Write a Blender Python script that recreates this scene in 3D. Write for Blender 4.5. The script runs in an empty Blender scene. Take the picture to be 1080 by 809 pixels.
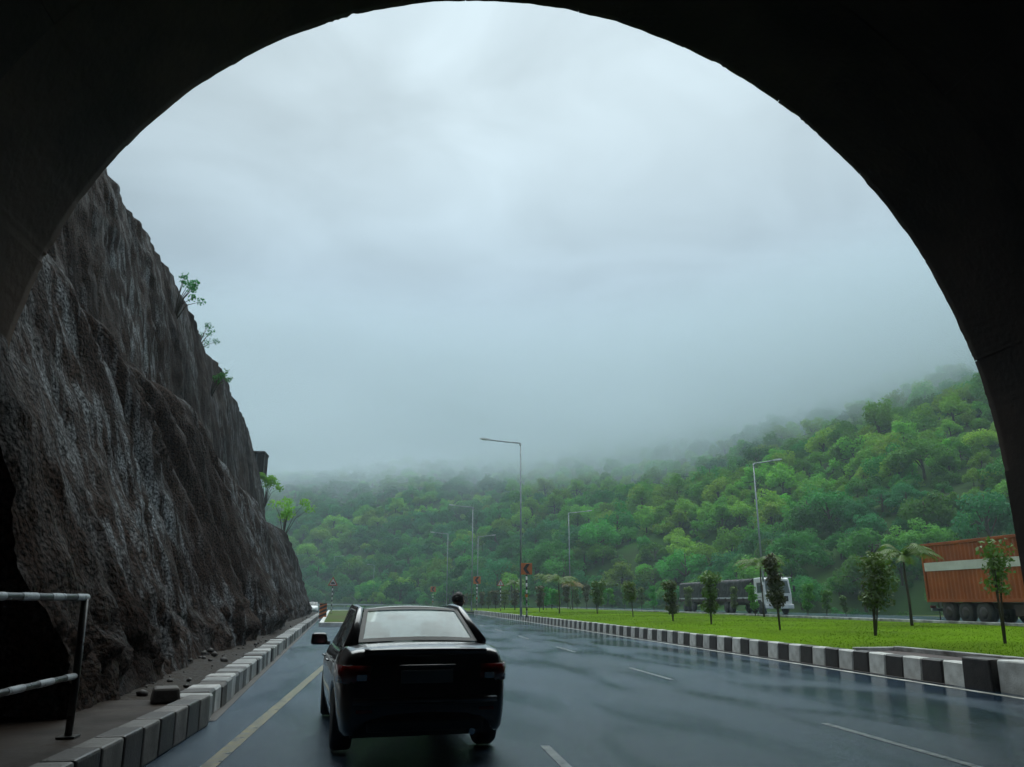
import bpy, bmesh, math, random
import numpy as np
from mathutils import Vector, Matrix
R = math.radians
sc = bpy.context.scene
col = sc.collection

# ------------------------------------------------------------------ camera, world, sun, exposure
CAM_H = 1.5; F = 830.0; PITCH = R(15.5); YAW = R(7.9)
cd = bpy.data.cameras.new('camera'); cam = bpy.data.objects.new('camera', cd); col.objects.link(cam)
cd.sensor_width = 36; cd.lens = 36*F/1080; cd.clip_start = 0.05; cd.clip_end = 5000
cam.location = (0, 0, CAM_H); cam.rotation_euler = (R(90)+PITCH, 0, -YAW)
sc.camera = cam
SUN_EL = R(66); GLOW_EL = R(33); SUN_AZ = R(7.9)                       # azimuth to the right of +Y
w = bpy.data.worlds.new('World'); sc.world = w; w.use_nodes = True
nt = w.node_tree; nt.nodes.clear()
def wn(t, **k):
    n = nt.nodes.new(t)
    for a, b in k.items(): setattr(n, a, b)
    return n
L = nt.links.new
sky = wn('ShaderNodeTexSky', sky_type='NISHITA'); sky.sun_disc = False
sky.sun_elevation = SUN_EL; sky.sun_rotation = SUN_AZ; sky.dust_density = 4; sky.air_density = 1.5
tc = wn('ShaderNodeTexCoord')
sep = wn('ShaderNodeSeparateXYZ'); L(tc.outputs['Generated'], sep.inputs[0])
up = wn('ShaderNodeMapRange'); L(sep.outputs['Z'], up.inputs['Value'])      # overcast luminance grows towards the zenith
up.inputs['From Min'].default_value = 0; up.inputs['From Max'].default_value = 1
up.inputs['To Min'].default_value = 0.22; up.inputs['To Max'].default_value = 1.0
dot = wn('ShaderNodeVectorMath', operation='DOT_PRODUCT'); L(tc.outputs['Generated'], dot.inputs[0])
dot.inputs[1].default_value = (math.cos(GLOW_EL)*math.sin(SUN_AZ), math.cos(GLOW_EL)*math.cos(SUN_AZ), math.sin(GLOW_EL))   # thin place in the cloud below the sun
glow = wn('ShaderNodeMapRange', interpolation_type='SMOOTHSTEP'); L(dot.outputs['Value'], glow.inputs['Value'])
glow.inputs['From Min'].default_value = 0.84; glow.inputs['From Max'].default_value = 1.01
glow.inputs['To Min'].default_value = 0; glow.inputs['To Max'].default_value = 0.24
mp = wn('ShaderNodeMapping'); L(tc.outputs['Generated'], mp.inputs[0]); mp.inputs['Scale'].default_value = (1, 1, 2.2)
nz = wn('ShaderNodeTexNoise'); L(mp.outputs[0], nz.inputs['Vector']); nz.inputs['Scale'].default_value = 3.6
nz.inputs['Detail'].default_value = 5; nz.inputs['Roughness'].default_value = 0.5; nz.inputs['Distortion'].default_value = 0.6
nr = wn('ShaderNodeMapRange'); L(nz.outputs['Fac'], nr.inputs['Value'])
nr.inputs['From Min'].default_value = 0.3; nr.inputs['From Max'].default_value = 0.7
nr.inputs['To Min'].default_value = 0.82; nr.inputs['To Max'].default_value = 1.10
add = wn('ShaderNodeMath', operation='ADD'); L(up.outputs[0], add.inputs[0]); L(glow.outputs[0], add.inputs[1])
mul = wn('ShaderNodeMath', operation='MULTIPLY'); L(add.outputs[0], mul.inputs[0]); L(nr.outputs[0], mul.inputs[1])
hue = wn('ShaderNodeMapRange', data_type='FLOAT_VECTOR', interpolation_type='SMOOTHSTEP'); vz = wn('ShaderNodeCombineXYZ')   # rain grey-blue low down, paler higher up
for i in range(3): L(sep.outputs['Z'], vz.inputs[i])
L(vz.outputs[0], hue.inputs['Vector']); hue.inputs[7].default_value = (.02, .02, .02); hue.inputs[8].default_value = (.62, .62, .62)
hue.inputs[9].default_value = (3.0, 4.6, 6.1); hue.inputs[10].default_value = (4.5, 5.4, 5.85)
tint = wn('ShaderNodeVectorMath', operation='SCALE'); L(hue.outputs['Vector'], tint.inputs[0]); L(mul.outputs[0], tint.inputs['Scale'])
mix = wn('ShaderNodeMixRGB'); mix.inputs[0].default_value = 0.98; L(sky.outputs[0], mix.inputs[1]); L(tint.outputs[0], mix.inputs[2])
bg = wn('ShaderNodeBackground'); bg.inputs['Strength'].default_value = 0.10; L(mix.outputs[0], bg.inputs['Color'])
L(bg.outputs[0], wn('ShaderNodeOutputWorld').inputs['Surface'])
sd = bpy.data.lights.new('sun', 'SUN'); sun = bpy.data.objects.new('sun', sd); col.objects.link(sun)
sd.energy = 1.5; sd.angle = R(70); sd.color = (0.93, 1.0, 0.97)
sun.rotation_euler = (R(90)-SUN_EL, 0, math.pi-SUN_AZ)
sc.view_settings.view_transform = 'Standard'; sc.view_settings.look = 'None'
sc.view_settings.exposure = 0.8; sc.view_settings.gamma = 1.0; sc.view_settings.use_curve_mapping = False
sc.cycles.use_denoising = True
sc.cycles.max_bounces = 5; sc.cycles.diffuse_bounces = 3; sc.cycles.glossy_bounces = 3; sc.cycles.volume_bounces = 3; sc.cycles.transparent_max_bounces = 12
sc.cycles.caustics_reflective = False; sc.cycles.caustics_refractive = False
sc.cycles.use_adaptive_sampling = True; sc.cycles.adaptive_threshold = 0.03
sc.cycles.volume_step_rate = 1.0; sc.cycles.volume_max_steps = 128
sc.cycles.sample_clamp_indirect = 4.0

# ------------------------------------------------------------------ photograph pixel -> direction -> point on what it touches
def ray(px, py):
    x = (px-540)/F; y = -(py-404.5)/F
    fy = math.cos(PITCH)-y*math.sin(PITCH); z = math.sin(PITCH)+y*math.cos(PITCH)
    c, s = math.cos(YAW), math.sin(YAW)
    return Vector((x*c+fy*s, -x*s+fy*c, z))
def ground(px, py, z=0.0):
    d = ray(px, py); t = (z-CAM_H)/d.z; return Vector((0, 0, CAM_H))+d*t
def at_dist(px, dist):                                # ground point at a horizontal distance in a pixel column
    d = ray(px, 634); h = Vector((d.x, d.y, 0)).normalized()*dist
    return h
def at_ray(px, py, dist):
    d = ray(px, py); t = dist/math.hypot(d.x, d.y); return Vector((0, 0, CAM_H))+d*t

# ------------------------------------------------------------------ numpy noise
def _hash(i, j, k, seed):
    n = (i*374761393 + j*668265263 + k*2147483647*0 + k*1274126177 + seed*974634777) & 0xffffffff
    n = ((n ^ (n >> 13))*1274126177) & 0xffffffff
    n = ((n ^ (n >> 16))*2246822519) & 0xffffffff
    return ((n ^ (n >> 15)) & 0xffffff)/float(0xffffff)
def vnoise(x, y, z=0.0, seed=0):
    x = np.asarray(x, float); y = np.asarray(y, float)+0*x; z = np.asarray(z, float)+0*x
    xi, yi, zi = np.floor(x).astype(np.int64), np.floor(y).astype(np.int64), np.floor(z).astype(np.int64)
    fx, fy, fz = x-xi, y-yi, z-zi
    fx, fy, fz = [f*f*f*(f*(f*6-15)+10) for f in (fx, fy, fz)]
    r = 0
    for a in (0, 1):
        for b in (0, 1):
            for c in (0, 1):
                r = r + _hash(xi+a, yi+b, zi+c, seed)*(fx if a else 1-fx)*(fy if b else 1-fy)*(fz if c else 1-fz)
    return r*2-1
def fbm(x, y, z=0.0, oct=4, seed=0, gain=0.5):
    r = 0; a = 1.0; f = 1.0; t = 0
    for o in range(oct):
        r = r + a*vnoise(np.asarray(x)*f, np.asarray(y)*f, np.asarray(z)*f, seed+o*17); t += a; a *= gain; f *= 2.03
    return r/t

# ------------------------------------------------------------------ materials
MATS = {}
def pm(name, c1, c2=None, scale=4.0, rough=0.6, rough2=None, bump=0.0, bscale=40.0, metal=0.0, spec=0.5, detail=5,
       stretch=(1, 1, 1), rand=0.0, coat=0.0, trans=0.0, bdist=0.02):
    m = bpy.data.materials.new(name); m.use_nodes = True; n = m.node_tree.nodes; l = m.node_tree.links.new
    b = n['Principled BSDF']; MATS[name] = m
    c2 = c2 or tuple(v*0.72 for v in c1)
    t = n.new('ShaderNodeTexCoord'); mp = n.new('ShaderNodeMapping'); mp.inputs['Scale'].default_value = stretch
    l(t.outputs['Object'], mp.inputs[0])
    z = n.new('ShaderNodeTexNoise'); z.inputs['Scale'].default_value = scale; z.inputs['Detail'].default_value = detail
    l(mp.outputs[0], z.inputs['Vector'])
    rp = n.new('ShaderNodeValToRGB'); rp.color_ramp.elements[0].position = 0.33; rp.color_ramp.elements[1].position = 0.67
    rp.color_ramp.elements[0].color = (*c2, 1); rp.color_ramp.elements[1].color = (*c1, 1)
    l(z.outputs['Fac'], rp.inputs[0]); out = rp.outputs[0]
    if rand:
        oi = n.new('ShaderNodeObjectInfo'); mr = n.new('ShaderNodeMapRange'); l(oi.outputs['Random'], mr.inputs[0])
        mr.inputs['To Min'].default_value = 1-rand; mr.inputs['To Max'].default_value = 1+rand
        hs = n.new('ShaderNodeHueSaturation'); l(out, hs.inputs['Color']); l(mr.outputs[0], hs.inputs['Value'])
        m2 = n.new('ShaderNodeMath'); m2.operation = 'MULTIPLY'; l(oi.outputs['Random'], m2.inputs[0]); m2.inputs[1].default_value = 7.13
        fr = n.new('ShaderNodeMath'); fr.operation = 'FRACT'; l(m2.outputs[0], fr.inputs[0])
        mh = n.new('ShaderNodeMapRange'); l(fr.outputs[0], mh.inputs[0]); mh.inputs['To Min'].default_value = 0.5-rand*0.09; mh.inputs['To Max'].default_value = 0.5+rand*0.06
        l(mh.outputs[0], hs.inputs['Hue']); out = hs.outputs[0]
    l(out, b.inputs['Base Color'])
    b.inputs['Metallic'].default_value = metal; b.inputs['Specular IOR Level'].default_value = spec
    if coat: b.inputs['Coat Weight'].default_value = coat; b.inputs['Coat Roughness'].default_value = 0.06
    if rough2 is None: b.inputs['Roughness'].default_value = rough
    else:
        mr = n.new('ShaderNodeMapRange'); l(z.outputs['Fac'], mr.inputs[0]); mr.inputs['From Min'].default_value = 0.3; mr.inputs['From Max'].default_value = 0.7
        mr.inputs['To Min'].default_value = rough; mr.inputs['To Max'].default_value = rough2; l(mr.outputs[0], b.inputs['Roughness'])
    if bump:
        z2 = n.new('ShaderNodeTexNoise'); z2.inputs['Scale'].default_value = bscale; z2.inputs['Detail'].default_value = 6
        l(mp.outputs[0], z2.inputs['Vector']); bp = n.new('ShaderNodeBump'); bp.inputs['Strength'].default_value = bump; bp.inputs['Distance'].default_value = bdist
        l(z2.outputs['Fac'], bp.inputs['Height']); l(bp.outputs[0], b.inputs['Normal'])
    if trans:
        tl = n.new('ShaderNodeBsdfTranslucent'); l(out, tl.inputs['Color']); ms = n.new('ShaderNodeMixShader'); ms.inputs[0].default_value = trans
        o = n['Material Output']; l(b.outputs[0], ms.inputs[1]); l(tl.outputs[0], ms.inputs[2]); l(ms.outputs[0], o.inputs['Surface'])
    return m
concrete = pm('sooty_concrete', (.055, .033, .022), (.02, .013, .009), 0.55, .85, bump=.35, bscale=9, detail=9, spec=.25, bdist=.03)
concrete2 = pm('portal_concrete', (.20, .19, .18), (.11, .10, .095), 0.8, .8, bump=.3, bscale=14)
kerb_white = pm('kerb_white_paint', (.78, .78, .75), (.45, .44, .41), 3.2, .5, bump=.3, bscale=30, rand=.12)
kerb_black = pm('kerb_black_paint', (.022, .016, .015), (.05, .042, .038), 4.0, .45, bump=.3, bscale=30)
kerb_worn = pm('kerb_bare_concrete', (.42, .42, .41), (.10, .092, .085), 2.4, .28, .55, bump=.5, bscale=18, rand=.4)
mud = pm('wet_mud', (.035, .027, .021), (.016, .012, .010), 2.5, .6, .85, bump=1.0, bscale=7, bdist=.08, spec=.12)
kerb_faded = pm('kerb_faded_paint', (.17, .16, .15), (.06, .052, .046), 3, .55, bump=.4, bscale=20, rand=.3)
footing = pm('kerb_footing_mortar', (.055, .045, .038), (.022, .018, .015), 3, .6, bump=.4, bscale=20)
paving = pm('wet_walkway_slab', (.034, .022, .015), (.015, .0095, .007), 1.1, .75, .4, bump=.25, bscale=12, spec=.15)
white_line = pm('road_paint_white', (.26, .28, .28), (.02, .028, .036), 9, .25, .45, bump=.2, bscale=60)
edge_line = pm('road_paint_edge', (.52, .52, .47), (.16, .15, .13), 2.5, .3, .45, bump=.2, bscale=60)
yellow_line = pm('road_paint_yellow', (.24, .19, .07), (.02, .024, .026), 7.0, .25, .45, bump=.2, bscale=60)
grass_soil = pm('lawn_turf', (.105, .20, .005), (.07, .12, .006), 0.20, .95, bump=.4, bscale=14, detail=9, spec=.02, bdist=.05)
blade = pm('grass_blade', (.115, .22, .006), (.07, .14, .006), .20, .9, spec=.03, trans=.35)
verge = pm('verge_scrub', (.06, .12, .02), (.09, .08, .04), .15, .95, bump=.8, bscale=3, spec=.1)
forest_floor = pm('forest_floor', (.03, .085, .015), (.035, .06, .02), .12, .95, bump=.8, bscale=2, spec=.1)
outcrop_m = pm('grey_outcrop', (.20, .20, .20), (.07, .07, .065), .4, .7, bump=.9, bscale=2, stretch=(1, 1, .5))
bark = pm('bark', (.09, .065, .045), (.04, .03, .022), 6, .85, bump=.6, bscale=30, stretch=(1, 1, .3))
leaf_mid = pm('leaf_mid_green', (.10, .36, .060), (.065, .26, .045), .6, .55, rand=.40, trans=.48, spec=.12)
leaf_pale = pm('leaf_pale_green', (.22, .48, .055), (.14, .37, .045), .6, .55, rand=.40, trans=.48, spec=.12)
leaf_deep = pm('leaf_deep_green', (.055, .26, .07), (.036, .18, .05), .6, .55, rand=.40, trans=.48, spec=.12)
leaf_sapling = pm('leaf_sapling', (.10, .20, .026), (.07, .10, .02), 1.5, .5, rand=.25, trans=.35)
leaf_russet = pm('leaf_russet', (.085, .12, .03), (.065, .045, .02), 1.5, .5, rand=.2, trans=.3)
frond_m = pm('palm_frond_yellow', (.10, .21, .022), (.10, .15, .02), 1.5, .5, trans=.4)
frond_r = pm('palm_frond_russet', (.28, .17, .03), (.16, .13, .02), 1.5, .5, trans=.4)
galv = pm('galvanised_steel', (.34, .38, .39), (.24, .27, .28), 3, .45, metal=.6)
lamp_m = pm('lamp_housing', (.6, .62, .62), (.45, .47, .47), 3, .4)
rail_white = pm('rail_white_paint', (.55, .57, .6), (.30, .30, .31), 8, .22, .4)
rail_black = pm('rail_black_paint', (.02, .017, .016), (.035, .03, .028), 8, .25, .4)
paint_black = pm('car_paint_black', (.012, .011, .012), (.010, .009, .010), 3, .28, coat=1.0)
paint_silver = pm('car_paint_silver', (.42, .45, .47), (.38, .41, .43), 3, .35, metal=.3, coat=.8)
paint_white = pm('car_paint_white', (.75, .76, .76), (.66, .67, .67), 3, .35, coat=.8)
rubber = pm('tyre_rubber', (.018, .017, .017), (.03, .028, .027), 6, .75)
rim_m = pm('wheel_rim', (.06, .05, .048), (.03, .026, .025), 4, .6, metal=.3)
plastic = pm('black_plastic', (.02, .02, .02), (.03, .03, .03), 5, .55)
seat_m = pm('seat_fabric', (.06, .06, .065), (.04, .04, .045), 5, .85)
red_lens = pm('red_lens', (.22, .006, .006), (.14, .004, .004), 8, .12, coat=.8)
amber_lens = pm('amber_lens', (.55, .20, .02), (.45, .15, .02), 8, .15, coat=.8)
clear_lens = pm('clear_lens', (.75, .78, .8), (.65, .68, .7), 8, .1, coat=.8)
chrome = pm('chrome', (.75, .76, .78), (.65, .66, .68), 5, .12, metal=1)
plate_m = pm('plate_white', (.10, .10, .095), (.08, .08, .075), 5, .4)
ink = pm('ink_black', (.015, .014, .014), (.02, .02, .02), 5, .5)
sign_red = pm('sign_red', (.45, .06, .03), (.36, .045, .025), 3, .4)
sign_orange = pm('sign_orange', (.55, .15, .03), (.45, .11, .025), 3, .4)
sign_white = pm('sign_white', (.62, .62, .6), (.48, .48, .46), 3, .4)
sign_green = pm('sign_green_board', (.02, .12, .10), (.015, .09, .075), 3, .4)
container_m = pm('container_orange', (.37, .082, .012), (.24, .05, .009), .8, .5, bump=.15, bscale=6, detail=8)
container_w = pm('container_white_band', (.66, .66, .63), (.5, .5, .47), 1.2, .5)
tarp = pm('black_tarpaulin', (.012, .012, .014), (.007, .007, .008), 1.5, .55, .75, bump=.9, bscale=2.2, bdist=.15)
chassis_m = pm('truck_chassis', (.05, .025, .02), (.03, .018, .015), 3, .7)
skin = pm('skin', (.30, .17, .11), (.26, .14, .09), 8, .5)
hair_m = pm('black_hair', (.012, .010, .009), (.02, .016, .014), 30, .5)
jacket_m = pm('navy_jacket', (.035, .045, .10), (.022, .03, .07), 8, .8, bump=.3, bscale=25)
jeans_m = pm('dark_trousers', (.03, .032, .04), (.02, .022, .03), 8, .85)
stone_m = pm('wet_stone', (.085, .075, .068), (.035, .03, .027), 3, .55, .8, bump=.6, bscale=10, rand=.3)

# road: wet asphalt with puddled streaks
def road_material():
    m = bpy.data.materials.new('wet_asphalt'); m.use_nodes = True; n = m.node_tree.nodes; l = m.node_tree.links.new; b = n['Principled BSDF']
    t = n.new('ShaderNodeTexCoord')
    def noise(scale, stretch, detail=5, dist=0.0):
        mp = n.new('ShaderNodeMapping'); mp.inputs['Scale'].default_value = stretch; l(t.outputs['Object'], mp.inputs[0])
        z = n.new('ShaderNodeTexNoise'); z.inputs['Scale'].default_value = scale; z.inputs['Detail'].default_value = detail
        z.inputs['Distortion'].default_value = dist; l(mp.outputs[0], z.inputs['Vector']); return z.outputs['Fac']
    wet = noise(1.0, (.9, .22, 1), 7, .5); agg = noise(70, (1, 1, 1), 3); patch = noise(.5, (1, .35, 1), 5)
    rp = n.new('ShaderNodeValToRGB'); rp.color_ramp.elements[0].color = (.009, .024, .046, 1); rp.color_ramp.elements[1].color = (.019, .046, .082, 1)
    l(patch, rp.inputs[0]); rp.color_ramp.elements[0].position = .3; rp.color_ramp.elements[1].position = .7
    mx = n.new('ShaderNodeMixRGB'); mx.blend_type = 'MULTIPLY'; mx.inputs[0].default_value = .85; l(rp.outputs[0], mx.inputs[1])
    ra = n.new('ShaderNodeValToRGB'); ra.color_ramp.elements[0].position = .3; ra.color_ramp.elements[1].position = .7; ra.color_ramp.elements[0].color = (.25, .25, .25, 1); ra.color_ramp.elements[1].color = (1.5, 1.5, 1.5, 1)
    l(agg, ra.inputs[0]); l(ra.outputs[0], mx.inputs[2]); spk = n.new('ShaderNodeTexVoronoi'); spk.inputs['Scale'].default_value = 34; l(t.outputs['Object'], spk.inputs['Vector'])
    sm = n.new('ShaderNodeSeparateColor'); l(spk.outputs['Color'], sm.inputs[0]); st = n.new('ShaderNodeMapRange'); l(sm.outputs[0], st.inputs[0]); st.inputs['From Min'].default_value = .72; st.inputs['From Max'].default_value = .95; st.inputs['To Max'].default_value = .8
    ms = n.new('ShaderNodeMixRGB'); l(st.outputs[0], ms.inputs[0]); l(mx.outputs[0], ms.inputs[1]); ms.inputs[2].default_value = (.045, .065, .09, 1); l(ms.outputs[0], b.inputs['Base Color'])
    sx = n.new('ShaderNodeSeparateXYZ'); l(t.outputs['Object'], sx.inputs[0]); gx_ = n.new('ShaderNodeMapRange'); gx_.interpolation_type = 'SMOOTHSTEP'; l(sx.outputs['X'], gx_.inputs[0])
    gx_.inputs['From Min'].default_value = 5.0; gx_.inputs['From Max'].default_value = 9.0; gx_.inputs['To Min'].default_value = -.05; gx_.inputs['To Max'].default_value = .10   # water gathers by the median gutter
    ad = n.new('ShaderNodeMath'); ad.operation = 'ADD'; l(wet, ad.inputs[0]); l(gx_.outputs[0], ad.inputs[1]); wet = ad.outputs[0]
    mr = n.new('ShaderNodeMapRange'); mr.interpolation_type = 'SMOOTHSTEP'; l(wet, mr.inputs[0]); mr.inputs['From Min'].default_value = .38; mr.inputs['From Max'].default_value = .68
    mr.inputs['To Min'].default_value = .26; mr.inputs['To Max'].default_value = .06; l(mr.outputs[0], b.inputs['Roughness'])
    bs = n.new('ShaderNodeMapRange'); l(wet, bs.inputs[0]); bs.inputs['From Min'].default_value = .38; bs.inputs['From Max'].default_value = .68
    bs.inputs['To Min'].default_value = 1.0; bs.inputs['To Max'].default_value = .12
    bp = n.new('ShaderNodeBump'); bp.inputs['Distance'].default_value = .010; l(bs.outputs[0], bp.inputs['Strength']); l(agg, bp.inputs['Height'])
    bp2 = n.new('ShaderNodeBump'); bp2.inputs['Distance'].default_value = .014; bp2.inputs['Strength'].default_value = .45
    l(noise(16, (1, .8, 1), 6), bp2.inputs['Height']); l(bp.outputs[0], bp2.inputs['Normal']); l(bp2.outputs[0], b.inputs['Normal'])
    b.inputs['IOR'].default_value = 1.36; b.inputs['Specular Tint'].default_value = (.42, .76, 1, 1)
    return m
road_m = road_material()

def cliff_material():
    m = bpy.data.materials.new('wet_rock_face'); m.use_nodes = True; n = m.node_tree.nodes; l = m.node_tree.links.new; b = n['Principled BSDF']
    t = n.new('ShaderNodeTexCoord')
    def noise(scale, stretch, detail=6, dist=0.0):
        mp = n.new('ShaderNodeMapping'); mp.inputs['Scale'].default_value = stretch; l(t.outputs['Object'], mp.inputs[0])
        z = n.new('ShaderNodeTexNoise'); z.inputs['Scale'].default_value = scale; z.inputs['Detail'].default_value = detail
        z.inputs['Distortion'].default_value = dist; l(mp.outputs[0], z.inputs['Vector']); return z.outputs['Fac']
    def ramp(f, stops):
        r = n.new('ShaderNodeValToRGB'); e = r.color_ramp.elements
        while len(e) < len(stops): e.new(.5)
        for i, (p, c) in enumerate(stops): e[i].position = p; e[i].color = (*c, 1)
        l(f, r.inputs[0]); return r.outputs[0]
    base = ramp(noise(.35, (1, 1, .6), 8), [(.3, (.008, .0045, .0035)), (.55, (.020, .0125, .0095)), (.75, (.036, .026, .022))])
    streak = ramp(noise(3.4, (1, 1, .035), 7, .3), [(.47, (0, 0, 0)), (.58, (.6, .6, .6)), (.66, (1, 1, 1))])
    where = ramp(noise(.16, (1, 1, .7), 4), [(.42, (.05, .05, .05)), (.60, (1, 1, 1))])
    ms = n.new('ShaderNodeMixRGB'); ms.blend_type = 'MULTIPLY'; ms.inputs[0].default_value = 1; l(streak, ms.inputs[1]); l(where, ms.inputs[2])
    mx = n.new('ShaderNodeMixRGB'); l(ms.outputs[0], mx.inputs[0]); l(base, mx.inputs[1]); mx.inputs[2].default_value = (.105, .11, .115, 1)
    grain = ramp(noise(17, (1, 1, 1), 5), [(.40, (.15, .15, .15)), (.60, (2.0, 2.0, 2.0))])
    m2 = n.new('ShaderNodeMixRGB'); m2.blend_type = 'MULTIPLY'; m2.inputs[0].default_value = .85; l(mx.outputs[0], m2.inputs[1]); l(grain, m2.inputs[2])
    l(m2.outputs[0], b.inputs['Base Color'])
    rr = n.new('ShaderNodeMapRange'); l(noise(1.2, (1, 1, .3), 4), rr.inputs[0]); rr.inputs['From Min'].default_value = .35; rr.inputs['From Max'].default_value = .65
    rr.inputs['To Min'].default_value = .50; rr.inputs['To Max'].default_value = .90; b.inputs['Specular IOR Level'].default_value = .03; l(rr.outputs[0], b.inputs['Roughness'])
    bp = n.new('ShaderNodeBump'); bp.inputs['Strength'].default_value = 1.0; bp.inputs['Distance'].default_value = .07; l(noise(13, (1, 1, 1), 6), bp.inputs['Height'])
    bp2 = n.new('ShaderNodeBump'); bp2.inputs['Strength'].default_value = .55; bp2.inputs['Distance'].default_value = .18; l(noise(2.2, (1, 1, .16), 6, .5), bp2.inputs['Height'])
    l(bp.outputs[0], bp2.inputs['Normal']); l(bp2.outputs[0], b.inputs['Normal'])
    return m
cliff_m = cliff_material()

def glass_material(name, tint, film):
    m = bpy.data.materials.new(name); m.use_nodes = True; n = m.node_tree.nodes; l = m.node_tree.links.new; n.remove(n['Principled BSDF'])
    t = n.new('ShaderNodeBsdfTransparent'); t.inputs[0].default_value = (*tint, 1)
    g = n.new('ShaderNodeBsdfGlossy'); g.inputs['Roughness'].default_value = .03
    d = n.new('ShaderNodeBsdfTranslucent'); d.inputs[0].default_value = (.66, .95, .97, 1)
    z = n.new('ShaderNodeTexNoise'); z.inputs['Scale'].default_value = 5; z.inputs['Detail'].default_value = 6
    tc = n.new('ShaderNodeTexCoord'); l(tc.outputs['Object'], z.inputs['Vector'])
    mr = n.new('ShaderNodeMapRange'); l(z.outputs['Fac'], mr.inputs[0]); mr.inputs['To Min'].default_value = film*.6; mr.inputs['To Max'].default_value = film*1.4
    df = n.new('ShaderNodeBsdfDiffuse'); df.inputs[0].default_value = (.66, .95, .97, 1); m0 = n.new('ShaderNodeMixShader'); m0.inputs[0].default_value = .5; l(d.outputs[0], m0.inputs[1]); l(df.outputs[0], m0.inputs[2])
    m1 = n.new('ShaderNodeMixShader'); l(mr.outputs[0], m1.inputs[0]); l(t.outputs[0], m1.inputs[1]); l(m0.outputs[0], m1.inputs[2])
    fr = n.new('ShaderNodeFresnel'); ge = n.new('ShaderNodeNewGeometry'); io = n.new('ShaderNodeMapRange'); l(ge.outputs['Backfacing'], io.inputs[0])
    io.inputs['To Min'].default_value = 1.6; io.inputs['To Max'].default_value = 1/1.6; l(io.outputs[0], fr.inputs['IOR'])
    m2 = n.new('ShaderNodeMixShader'); l(fr.outputs[0], m2.inputs[0]); l(m1.outputs[0], m2.inputs[1]); l(g.outputs[0], m2.inputs[2])
    l(m2.outputs[0], n['Material Output'].inputs['Surface']); return m
glass = glass_material('misted_glass', (.92, 1.0, .99), .60)
glass_clear = glass_material('clear_glass', (.97, 1.0, .99), .04)
glass_dark = glass_material('tinted_glass', (.30, .34, .34), .04)

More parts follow.
